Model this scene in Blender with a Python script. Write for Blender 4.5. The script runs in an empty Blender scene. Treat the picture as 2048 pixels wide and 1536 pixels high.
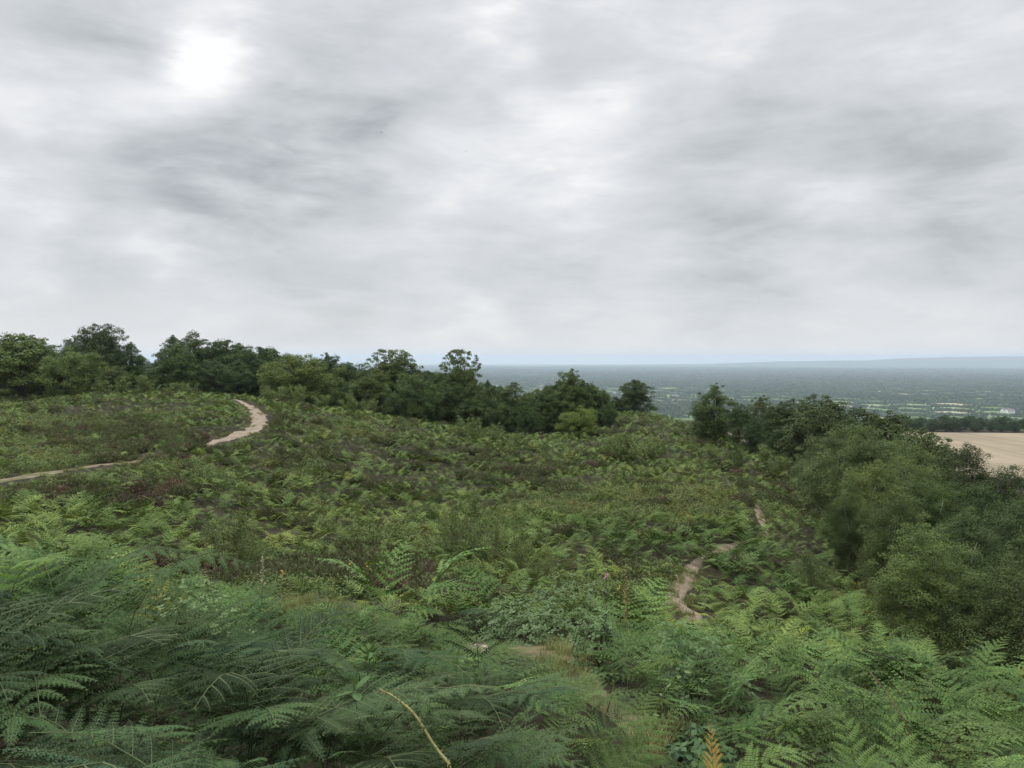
import bpy, math, random, mathutils
import numpy as np
R = math.radians
scene = bpy.context.scene
COL = scene.collection
F = 1592.0; HX = 1024.0; HY = 715.0          # focal length, centre column and eye-level row of the 2048 px photograph

def P(px, py, Y): return np.array(((px-HX)/F*Y, Y, (HY-py)/F*Y))

# ------------------------------------------------------------------ numpy noise
def _h(ix, iy, s):
    n = (ix*374761393 + iy*668265263 + s*982451653) & 0x7fffffff
    n = ((n ^ (n >> 13))*1274126177) & 0x7fffffff
    return ((n ^ (n >> 16)) & 0xffff)/65535.0
def vn(x, y, sc, seed=0):
    x = np.asarray(x, float)*sc+1000; y = np.asarray(y, float)*sc+1000
    ix = np.floor(x).astype(np.int64); iy = np.floor(y).astype(np.int64)
    fx = x-ix; fy = y-iy; fx = fx*fx*(3-2*fx); fy = fy*fy*(3-2*fy)
    a = _h(ix, iy, seed)*(1-fx)+_h(ix+1, iy, seed)*fx
    b = _h(ix, iy+1, seed)*(1-fx)+_h(ix+1, iy+1, seed)*fx
    return a*(1-fy)+b*fy
def fbm(x, y, sc, seed=0, o=3):
    r = 0; t = 0; a = 1.0
    for k in range(o):
        r = r+a*vn(x, y, sc*2**k, seed+k*17); t += a; a *= .5
    return r/t
def sst(a, b, x):
    t = np.clip((np.asarray(x, float)-a)/(b-a), 0, 1); return t*t*(3-2*t)

# ------------------------------------------------------------------ terrain
CP = [  # px, py, distance, height of vegetation over the ground there
 (200,1400,2.3,.85),(100,1120,3.6,.95),(450,1180,4.2,.9),(850,1400,3.4,.8),(900,1245,7,.85),(1120,1310,8.5,0),(1120,1350,7.6,0),
 (1320,1470,5.8,0),(1500,1300,7.5,.9),(1900,1330,8,.95),(1750,1500,4.5,.9),(620,1205,11,0),(720,1180,12.5,.1),(900,1228,10.5,.3),
 (1370,1215,17,0),(1375,1150,20,0),(1460,1098,25,0),(1520,1035,33,0),(1505,1005,37,0),(1180,1150,16,.5),(1250,1050,24,.6),
 (1250,930,48,.7),(1350,850,85,.7),(1340,837,110,.4),(1450,900,62,.7),(1600,1000,40,.7),(1650,1150,24,.8),(1780,1240,17,.9),
 (1900,1290,11,.9),(850,1050,24,.6),(600,1100,17.5,.5),(400,1150,12,.6),(200,1050,15,.7),(0,1040,13,.7),(30,947,29,0),(200,932,32,0),
 (330,912,37,.1),(480,880,44,0),(525,840,55,0),(470,803,76,0),(490,790,85,.6),(200,850,50,.5),(50,800,80,.6),(300,778,88,.6),
 (700,815,80,.7),(900,858,68,.7),(700,930,42,.6),(700,1000,30,.6),(1050,885,62,.7),(1150,895,60,.7),(1000,950,42,.6),(1000,1100,19,.5),
 (50,795,97,.3),(750,835,97,.2),(920,860,97,.2),(1100,870,92,.2),(1270,836,130,.2),(1560,905,64,.3),(-300,800,80,.6),(-300,1000,20,.7),
 (-200,1150,8,.7),(-200,1300,3,.7)]
W3 = [(0,0,-1.75),(-2,0,-1.6),(2,0,-1.95),(0,-5,-1.3),(-8,-5,-.9),(8,-5,-3.2),(7,2,-3.5),(-6,2,-1.5),(14,22,-9.6),(20,22,-12),(24,38,-13),(32,50,-16),
 (32,70,-15),(45,90,-19),(60,60,-24),(30,10,-15),(14,8,-7.6),(0,180,-21),(60,180,-27),(-60,150,-9),(-120,150,-9),(-60,110,-5.2),(-90,60,-3),(-40,0,-1),
 (-40,-40,0),(40,-40,-14),(110,130,-34),(-160,80,-5),(-120,0,-2),(100,0,-32),(0,-120,-2),(28,118,-12)]
pts = np.array([tuple(P(a, b, c)-np.array((0, 0, d))) for a, b, c, d in CP]+W3)
def _phi(r2): return np.where(r2 > 1e-9, .5*r2*np.log(np.maximum(r2, 1e-9)), 0)
def _warp(x, y):        # compress distances so near and far control points have alike spacing
    r = np.sqrt(x*x+y*y)+1e-6; q = np.log1p(r/7.0)/r; return x*q*4, y*q*4
_cx, _cy = _warp(pts[:, 0], pts[:, 1]); _n = len(pts)
_A = np.zeros((_n+3, _n+3)); _d = (_cx[:, None]-_cx)**2+(_cy[:, None]-_cy)**2
_A[:_n, :_n] = _phi(_d)+np.eye(_n)*.01
_A[:_n, _n] = 1; _A[:_n, _n+1] = _cx; _A[:_n, _n+2] = _cy; _A[_n:, :_n] = _A[:_n, _n:].T
_w = np.linalg.solve(_A, np.concatenate([pts[:, 2], np.zeros(3)]))
FR = [0, 150, 225, 440, 680, 1100, 1e6]; FZ = [-18, -20, -32.5, -33, -90, -150, -150]
def H(x, y):
    x = np.atleast_1d(np.asarray(x, float)); y = np.atleast_1d(np.asarray(y, float))
    wx, wy = _warp(x, y); z = np.zeros_like(x)
    for i in range(0, len(x), 20000):
        a = wx[i:i+20000, None]; b = wy[i:i+20000, None]
        z[i:i+20000] = _phi((a-_cx)**2+(b-_cy)**2)@_w[:_n]+_w[_n]+_w[_n+1]*a[:, 0]+_w[_n+2]*b[:, 0]
    r = np.sqrt(x*x+y*y)
    z = z+(vn(x, y, .45, 3)-.5)*.16*sst(8, 20, r)+(vn(x, y, .15, 5)-.5)*.35*sst(15, 35, r)
    far = np.interp(r, FR, FZ)+(fbm(x, y, .0012, 9)-.5)*16*sst(1500, 4000, r)-r*r/12.74e6*sst(500, 3000, r)
    t = sst(135, 205, r)
    return z*(1-t)+far*t
def H1(x, y): return float(H(x, y)[0])

# ------------------------------------------------------------------ materials
def mat(name):
    m = bpy.data.materials.new(name); m.use_nodes = True
    nt = m.node_tree; nt.nodes.clear()
    return m, nt, (lambda t, **k: _node(nt, t, **k))
def _node(nt, t, **k):
    n = nt.nodes.new(t)
    for a, v in k.items(): setattr(n, a, v)
    return n
def ramp(nt, fac, stops):
    r = nt.nodes.new('ShaderNodeValToRGB'); e = r.color_ramp.elements
    e[0].position, e[0].color = stops[0][0], (*stops[0][1], 1); e[1].position, e[1].color = stops[-1][0], (*stops[-1][1], 1)
    for p, c in stops[1:-1]:
        q = e.new(p); q.color = (*c, 1)
    nt.links.new(fac, r.inputs[0]); return r.outputs[0]
def noise(nt, vec, scale, detail=3, rough=.55, dist=0):
    n = nt.nodes.new('ShaderNodeTexNoise'); n.inputs['Scale'].default_value = scale; n.inputs['Detail'].default_value = detail
    n.inputs['Roughness'].default_value = rough; n.inputs['Distortion'].default_value = dist
    if vec is not None: nt.links.new(vec, n.inputs['Vector'])
    return n.outputs['Fac']
def mul(nt, a, b):
    n = nt.nodes.new('ShaderNodeMix'); n.data_type = 'RGBA'; n.blend_type = 'MULTIPLY'; n.inputs[0].default_value = 1
    nt.links.new(a, n.inputs[6])
    if hasattr(b, 'links'): nt.links.new(b, n.inputs[7])
    else: n.inputs[7].default_value = (*b, 1)
    return n.outputs[2]
def mixc(nt, f, a, b, mode='MIX'):
    n = nt.nodes.new('ShaderNodeMix'); n.data_type = 'RGBA'; n.blend_type = mode
    for s, i in ((f, 0), (a, 6), (b, 7)):
        if hasattr(s, 'links'): nt.links.new(s, n.inputs[i])
        else: n.inputs[i].default_value = s if i == 0 else (*s, 1)
    return n.outputs[2]
def math_(nt, op, a, b=None, c=None, clamp=False):
    n = nt.nodes.new('ShaderNodeMath'); n.operation = op; n.use_clamp = clamp
    for i, s in enumerate((a, b, c)):
        if s is None: continue
        if hasattr(s, 'links'): nt.links.new(s, n.inputs[i])
        else: n.inputs[i].default_value = s
    return n.outputs[0]

def leaf_mat(name, cols, tint='inst', trans=.3, rough=.55, spec=.25, nscale=3.0):
    """leaf surface: colours vary leaf to leaf; tint is a per-plant multiplier"""
    m, nt, N = mat(name)
    g = N('ShaderNodeNewGeometry'); tc = N('ShaderNodeTexCoord')
    f1 = noise(nt, g.outputs['Position'], nscale, 2)
    ri = g.outputs['Random Per Island']
    f = math_(nt, 'ADD', math_(nt, 'MULTIPLY', f1, .6 if tint == 'inst' else .75), math_(nt, 'MULTIPLY', ri, .4 if tint == 'inst' else .25))
    k = len(cols); c = ramp(nt, f, [(.28+.44*i/(k-1), cols[i]) for i in range(k)])
    if tint == 'inst':
        a = N('ShaderNodeAttribute', attribute_type='INSTANCER', attribute_name='tint'); c = mul(nt, c, a.outputs['Color'])
    elif tint == 'obj':
        a = N('ShaderNodeObjectInfo'); c = mul(nt, c, a.outputs['Color'])
    b = N('ShaderNodeBsdfPrincipled'); nt.links.new(c, b.inputs['Base Color'])
    b.inputs['Roughness'].default_value = rough; b.inputs['Specular IOR Level'].default_value = spec
    t = N('ShaderNodeBsdfTranslucent'); nt.links.new(mul(nt, c, (1.2, 1.25, .6)), t.inputs['Color'])
    mx = N('ShaderNodeMixShader'); mx.inputs[0].default_value = trans
    nt.links.new(b.outputs[0], mx.inputs[1]); nt.links.new(t.outputs[0], mx.inputs[2])
    o = N('ShaderNodeOutputMaterial'); nt.links.new(mx.outputs[0], o.inputs[0]); return m
def plain_mat(name, cols, scale=8, rough=.85, bump=0, tint=None):
    m, nt, N = mat(name); g = N('ShaderNodeNewGeometry')
    f = noise(nt, g.outputs['Position'], scale, 5, .6); k = len(cols)
    c = ramp(nt, f, [(.3+.4*i/max(1, k-1), cols[i]) for i in range(k)])
    if tint == 'inst':
        a = N('ShaderNodeAttribute', attribute_type='INSTANCER', attribute_name='tint'); c = mul(nt, c, a.outputs['Color'])
    b = N('ShaderNodeBsdfPrincipled'); nt.links.new(c, b.inputs['Base Color']); b.inputs['Roughness'].default_value = rough
    b.inputs['Specular IOR Level'].default_value = .2
    if bump:
        bp = N('ShaderNodeBump'); bp.inputs['Strength'].default_value = bump; bp.inputs['Distance'].default_value = .05
        nt.links.new(noise(nt, g.outputs['Position'], scale*4, 5, .7), bp.inputs['Height']); nt.links.new(bp.outputs[0], b.inputs['Normal'])
    o = N('ShaderNodeOutputMaterial'); nt.links.new(b.outputs[0], o.inputs[0]); return m

M = {}
M['bracken'] = leaf_mat('bracken_leaf', [(.045, .086, .026), (.070, .122, .033), (.112, .166, .046)], 'inst', .1, .65, .07, 1.5)
M['stalk'] = plain_mat('bracken_stalk', [(.055, .08, .03), (.095, .11, .045)], 6, .7)
M['deadfern'] = leaf_mat('dead_frond', [(.5, .27, .07), (.65, .38, .1), (.4, .2, .06)], None, .3)
M['brightfern'] = leaf_mat('bright_frond', [(.11, .19, .045), (.15, .24, .05), (.13, .21, .055)], None, .3)
M['heather'] = leaf_mat('heather_sprig', [(.07, .066, .038), (.095, .09, .05), (.075, .11, .042)], 'inst', .1, .8, .1, 5)
M['shrub'] = leaf_mat('low_shrub_leaf', [(.052, .085, .028), (.080, .118, .034), (.10, .108, .038)], 'inst', .2, .6, .2, 4)
M['grass'] = leaf_mat('grass_blade', [(.12, .13, .05), (.16, .18, .065), (.2, .18, .09)], 'inst', .25, .7, .15, 4)
M['oak'] = leaf_mat('broad_leaf', [(.05, .08, .024), (.075, .11, .032), (.11, .145, .042)], 'obj', .12, .6, .12, .8)
M['birch'] = leaf_mat('birch_leaf', [(.046, .068, .026), (.064, .090, .032), (.092, .120, .042)], 'obj', .12, .6, .1, 1.2)
M['sapling'] = leaf_mat('sapling_leaf', [(.08, .115, .038), (.11, .155, .046), (.145, .185, .056)], 'obj', .15, .55, .25, 3)
M['bramble'] = leaf_mat('bramble_leaf', [(.075, .12, .045), (.11, .16, .06), (.15, .2, .085)], 'obj', .12, .55, .2, 5)
M['far'] = leaf_mat('far_tree_leaf', [(.035, .055, .025), (.05, .075, .03), (.07, .095, .038)], 'inst', 0, .9, .05, .02)
M['bark'] = plain_mat('dark_bark', [(.04, .033, .025), (.075, .065, .05)], 9, .9, .4)
M['birchbark'] = plain_mat('birch_bark', [(.12, .1, .085), (.4, .38, .34), (.5, .48, .44)], 6, .7, .2)
M['twig'] = plain_mat('thin_stem', [(.12, .1, .05), (.16, .13, .08)], 9, .8)

# ------------------------------------------------------------------ mesh helpers
class MB:
    def __init__(s): s.v = []; s.f = []; s.m = []; s.n = 0
    def add(s, verts, faces, mi=0):
        s.v.append(np.asarray(verts, float)); 
        for f in faces: s.f.append(tuple(i+s.n for i in f)); s.m.append(mi)
        s.n += len(verts)
    def tube(s, pts_, rad, k=5, mi=0):
        pts_ = np.asarray(pts_, float); n = len(pts_); vs = []
        T = np.gradient(pts_, axis=0); T /= np.linalg.norm(T, axis=1)[:, None]+1e-9
        ref = np.array((0, 0, 1.)) if abs(T[0][2]) < .8 else np.array((1., 0, 0))
        for i in range(n):
            a = np.cross(T[i], ref); a /= np.linalg.norm(a)+1e-9; b = np.cross(T[i], a)
            for j in range(k):
                t = 2*math.pi*j/k; vs.append(pts_[i]+rad[i]*(a*math.cos(t)+b*math.sin(t)))
        fs = [(i*k+j, i*k+(j+1) % k, (i+1)*k+(j+1) % k, (i+1)*k+j) for i in range(n-1) for j in range(k)]
        fs.append(tuple(range((n-1)*k, n*k)))
        s.add(vs, fs, mi)
    def mesh(s, name, mats, smooth=False):
        me = bpy.data.meshes.new(name); v = np.concatenate(s.v)
        me.from_pydata(v.tolist(), [], s.f)
        for m in mats: me.materials.append(m)
        if len(mats) > 1: me.polygons.foreach_set('material_index', s.m)
        if smooth: me.polygons.foreach_set('use_smooth', [True]*len(s.f))
        me.update(); return me
def quads_mesh(name, V, m, nper=4):
    """V: (n, nper, 3) separate faces"""
    n = len(V); me = bpy.data.meshes.new(name); me.vertices.add(n*nper); me.vertices.foreach_set('co', V.reshape(-1).astype(np.float32))
    me.loops.add(n*nper); me.loops.foreach_set('vertex_index', np.arange(n*nper, dtype=np.int32))
    me.polygons.add(n); me.polygons.foreach_set('loop_start', np.arange(0, n*nper, nper, dtype=np.int32))
    me.polygons.foreach_set('loop_total', np.full(n, nper, dtype=np.int32)); me.materials.append(m); me.update(calc_edges=True); return me
def tag(o, label=None, cat=None, group=None, kind=None):
    if label: o['label'] = label
    if cat: o['category'] = cat
    if group: o['group'] = group
    if kind: o['kind'] = kind
    return o
def ob(name, me, parent=None, loc=None):
    o = bpy.data.objects.new(name, me); COL.objects.link(o)
    if parent: o.parent = parent
    if loc is not None: o.location = tuple(float(c) for c in loc)
    return o
def unit(v): return v/(np.linalg.norm(v, axis=-1, keepdims=True)+1e-9)

# ------------------------------------------------------------------ bracken fronds
def frond(seed, lod, arch=1.0, name='bracken_frond', mats=None, L=1.3, split=False, s00=.34):
    rng = random.Random(seed); st = MB(); lf = MB() if split else st; lm = 0 if split else 1
    nseg = 14; ang0 = R(rng.uniform(3, 14)); angb = R(rng.uniform(28, 62))*arch; ang1 = R(rng.uniform(70, 112))*arch; tw = rng.uniform(-.35, .35)
    s0 = s00+rng.uniform(-.04, .04); p = np.zeros(3); C = [p.copy()]; Tn = []
    for i in range(nseg):
        s_ = (i+.5)/nseg; a = ang0+(angb-ang0)*sst(s0-.1, s0+.16, s_)+(ang1-angb)*sst(s0+.1, 1.0, s_)
        d = np.array((math.sin(a)*math.cos(tw*s_), math.sin(a)*math.sin(tw*s_), math.cos(a)))
        Tn.append(d); p = p+d*L/nseg; C.append(p.copy())
    Tn.append(Tn[-1]); C = np.array(C); Tn = np.array(Tn)
    def at(s_):
        f = s_*nseg; i = min(int(f), nseg-1); return C[i]*(1-(f-i))+C[i+1]*(f-i), unit(Tn[i]*(1-(f-i))+Tn[i+1]*(f-i))
    st.tube(C[::2] if lod > 1 else C, np.linspace(.0048, .0012, len(C[::2] if lod > 1 else C)), 3 if lod else 4, 0)
    Lb = L*(1-s0)/.66; npn = [11, 10, 10, 9][lod]
    for i in range(npn):
        t = i/(npn-1); s_ = s0+(1-s0)*(t**.9)*.985
        c, T = at(s_); side0 = unit(np.cross(np.array((0, 0, 1.)), T) if abs(T[2]) < .995 else np.array((0, 1., 0)))
        nb = unit(np.cross(T, side0))
        if nb[2] < 0: nb = -nb
        if abs(T[2]) > .97: nb = unit(nb+np.array((1., 0, .3)))
        l = Lb*(.33*(1-t)**.85*(1-.18*math.exp(-t*9))+.018)
        for sg in (-1, 1):
            ll = l*rng.uniform(.85, 1.1); a = R(rng.uniform(14, 30)+t*18)
            d0 = unit(side0*sg*math.cos(a)+T*math.sin(a)+nb*rng.uniform(-.05, .3)*(1-t))
            droop = rng.uniform(.25, .7)
            npt = 8; cc = [c.copy()]; dd = []
            for k in range(npt):
                u = (k+.5)/npt; d = unit(d0+T*.25*u-np.array((0, 0, 1.))*droop*u*u*1.1); dd.append(d); cc.append(cc[-1]+d*ll/npt)
            dd.append(dd[-1]); cc = np.array(cc); dd = np.array(dd)
            n0 = unit(nb*.55+np.array((0, 0, .6))+side0*sg*rng.uniform(-.25, .25))
            if lod <= 1: st.tube(cc[::2], np.linspace(.0016, .0004, len(cc[::2])), 3, 0)
            if lod == 3:
                w = ll*.15; vs = []; 
                for k in (0, 3, 6, 8):
                    q = unit(np.cross(n0, dd[k])); ww = w*(1-k/8*.9)*(.5 if k == 0 else 1); vs += [cc[k]-q*ww-n0*.01, cc[k]+q*ww]
                lf.add(vs, [(0, 1, 3, 2), (2, 3, 5, 4), (4, 5, 7, 6)], lm); continue
            m_ = max(4, int([19, 13, 9][lod]*(ll/(Lb*.33))**.8))
            for j in range(m_):
                u = (j+.6)/(m_); f = u*npt; k = min(int(f), npt-1); b = cc[k]*(1-(f-k))+cc[k+1]*(f-k); pd = dd[k]
                q = unit(np.cross(n0, pd)); n = unit(np.cross(pd, q))
                ml = (ll*(.135, .10, .12, .12)[lod]+Lb*(.011, .010, .015, .015)[lod])*((1-u)**.65*(1-.3*math.exp(-u*8))+.07); sp = ll/m_
                for s2 in (-1, 1):
                    e = unit(q*s2*.9+pd*(.35+.25*u)-n*rng.uniform(0, .3)); r = unit(np.cross(n, e)); w = min(sp*.52, ml*.5)*rng.uniform(.85, 1.1)
                    cup = n*.22*w
                    if lod == 0:
                        wt = min(sp*.56, ml*.45); nth = max(3, min(6, int(ml/.009))); vs = [b-r*.0012, b+r*.0012, b+e*ml*.97]; fs = [(0, 1, 2)]; be = e-n*.18
                        for h in range(nth):       # teeth on both sides of the rib
                            x0 = (h+.05)/nth*.95; x1 = (h+.9)/nth*.95; wd = wt*(1-x1)**.6*(.85+.3*rng.random())
                            for s3 in (-1, 1):
                                i0 = len(vs); q0 = b+be*ml*x0; q1 = b+be*ml*x1; tp_ = b+be*ml*(x1+.25/nth)+r*s3*wd-n*wd*.2; vs += [q0, q1, tp_+e*ml*.05/nth, tp_-e*ml*.5/nth]
                                fs.append((i0, i0+1, i0+2, i0+3) if s3 < 0 else (i0+3, i0+2, i0+1, i0))
                        lf.add(vs, fs, lm)
                    elif lod <= 1:
                        lf.add([b-e*ml*.03, b+e*ml*.4+r*w*.95-cup, b+e*ml, b+e*ml*.4-r*w*.95-cup], [(0, 1, 2, 3)], lm)
                    else:
                        lf.add([b-pd*sp*.55, b+e*ml*.6-pd*sp*.25, b+e*ml*1.15, b+pd*sp*.55], [(0, 1, 2, 3)], lm)
    mats = mats or [M['stalk'], M['bracken']]
    if split: return st.mesh(name+'_stalk', [mats[0]]), lf.mesh(name+'_blade', [mats[1]])
    return st.mesh(name, mats)

# ------------------------------------------------------------------ other ground plants
def leafdiamond(c, d, n, l, w):
    """vectorised pointed leaves: centres c, axis d, normal n"""
    d = unit(d); q = unit(np.cross(n, d)); l = np.asarray(l)[..., None] if np.ndim(l) else l; w = np.asarray(w)[..., None] if np.ndim(w) else w
    return np.stack([c-d*l*.5, c+q*w*.5-d*l*.05, c+d*l*.5, c-q*w*.5-d*l*.05], axis=1)
def rdir(rng, n): return unit(rng.normal(size=(n, 3)))
def heather_mesh(seed, hgt=.32, rad=.3, nst=110, per=7):
    rng = np.random.default_rng(seed); V = []
    a = rng.uniform(0, 2*math.pi, nst); r = np.sqrt(rng.uniform(0, 1, nst))*rad
    base = np.stack([r*np.cos(a)*.5, r*np.sin(a)*.5, np.zeros(nst)], 1)
    tip = np.stack([r*np.cos(a), r*np.sin(a), hgt*(1-.55*(r/rad)**2)*rng.uniform(.7, 1.15, nst)], 1)
    for k in range(per):
        t = .35+.65*k/(per-1); c = base*(1-t)+tip*t+rng.normal(size=(nst, 3))*.012
        V.append(leafdiamond(c, unit(tip-base)+rng.normal(size=(nst, 3))*.55, rdir(rng, nst), .07, .022))
    return quads_mesh('heather_clump', np.concatenate(V), M['heather'])
def shrub_mesh(seed, hgt=.35, rad=.35, n=420, leaf=.05, m='shrub', name='low_shrub'):
    rng = np.random.default_rng(seed); d = rdir(rng, n); d[:, 2] = abs(d[:, 2]); rr = rng.uniform(.55, 1, n)**.6*(1+.25*np.sin(d[:, 0]*5+seed)*np.cos(d[:, 1]*6))
    c = d*rr[:, None]*np.array((rad, rad, hgt)); nn = unit(d+rdir(rng, n)*.7)
    return quads_mesh(name, leafdiamond(c, np.cross(nn, rdir(rng, n)), nn, rng.uniform(.7, 1.3, n)*leaf, rng.uniform(.6, 1, n)*leaf*.6), M[m])
def grass_mesh(seed, hgt=.22, rad=.16, n=60, w=.006):
    rng = np.random.default_rng(seed); V = []
    a = rng.uniform(0, 6.28, n); r = np.sqrt(rng.uniform(0, 1, n))*rad; b = np.stack([r*np.cos(a), r*np.sin(a), r*0], 1)
    le = rng.uniform(0, .9, n); a2 = rng.uniform(0, 6.28, n); h = hgt*rng.uniform(.4, 1.1, n)
    d = np.stack([np.cos(a2)*le, np.sin(a2)*le, np.ones(n)], 1); s_ = np.stack([-np.sin(a2), np.cos(a2), a2*0], 1)*w
    mid = b+d*h[:, None]*np.array((.35, .35, .6)); tip = b+d*h[:, None]*np.array((1, 1, .95))
    return quads_mesh('grass_tuft', np.stack([b-s_, b+s_, mid+s_*.8, mid-s_*.8], 1), M['grass']) if False else \
        quads_mesh('grass_tuft', np.concatenate([np.stack([b-s_, b+s_, mid+s_*.8, mid-s_*.8], 1), np.stack([mid-s_*.8, mid+s_*.8, tip+s_*.1, tip-s_*.1], 1)]), M['grass'])

# ------------------------------------------------------------------ scatter (one 'stuff' object, instances through geometry nodes)
def scatter(name, protos, pos, rot, scl, idx, tint, label, cat):
    me = bpy.data.meshes.new(name); n = len(pos); me.vertices.add(n); me.vertices.foreach_set('co', np.asarray(pos, np.float32).reshape(-1))
    for nm, arr in (('rot', rot), ('scl', scl), ('tnt', tint)):
        a = me.attributes.new(nm if nm != 'tnt' else 'tint', 'FLOAT_VECTOR', 'POINT'); a.data.foreach_set('vector', np.asarray(arr, np.float32).reshape(-1))
    a = me.attributes.new('idx', 'INT', 'POINT'); a.data.foreach_set('value', np.asarray(idx, np.int32))
    o = ob(name, me); tag(o, label, cat, kind='stuff')
    c = bpy.data.collections.new(name+'_kinds')
    for i, p in enumerate(protos):
        q = bpy.data.objects.new('%s_kind_%03d' % (name, i), p); c.objects.link(q)
    ng = bpy.data.node_groups.new(name+'_scatter', 'GeometryNodeTree')
    ng.interface.new_socket('Geometry', in_out='INPUT', socket_type='NodeSocketGeometry'); ng.interface.new_socket('Geometry', in_out='OUTPUT', socket_type='NodeSocketGeometry')
    N = ng.nodes.new; L_ = ng.links.new
    gi = N('NodeGroupInput'); go = N('NodeGroupOutput'); ip = N('GeometryNodeInstanceOnPoints'); ci = N('GeometryNodeCollectionInfo')
    mp = N('GeometryNodeMeshToPoints'); mp.inputs['Radius'].default_value = .001
    ci.inputs['Collection'].default_value = c; ci.inputs['Separate Children'].default_value = True; ci.inputs['Reset Children'].default_value = True
    def attr(nm, dt):
        q = N('GeometryNodeInputNamedAttribute'); q.data_type = dt; q.inputs[0].default_value = nm
        return [s for s in q.outputs if s.enabled and s.name == 'Attribute'][0]
    L_(gi.outputs[0], mp.inputs[0]); L_(mp.outputs[0], ip.inputs['Points']); L_(ci.outputs[0], ip.inputs['Instance']); ip.inputs['Pick Instance'].default_value = True
    L_(attr('idx', 'INT'), ip.inputs['Instance Index'])
    er = N('FunctionNodeEulerToRotation'); L_(attr('rot', 'FLOAT_VECTOR'), er.inputs[0]); L_(er.outputs[0], ip.inputs['Rotation'])
    L_(attr('scl', 'FLOAT_VECTOR'), ip.inputs['Scale']); L_(ip.outputs[0], go.inputs[0])
    md = o.modifiers.new('scatter', 'NODES'); md.node_group = ng; return o

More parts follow.
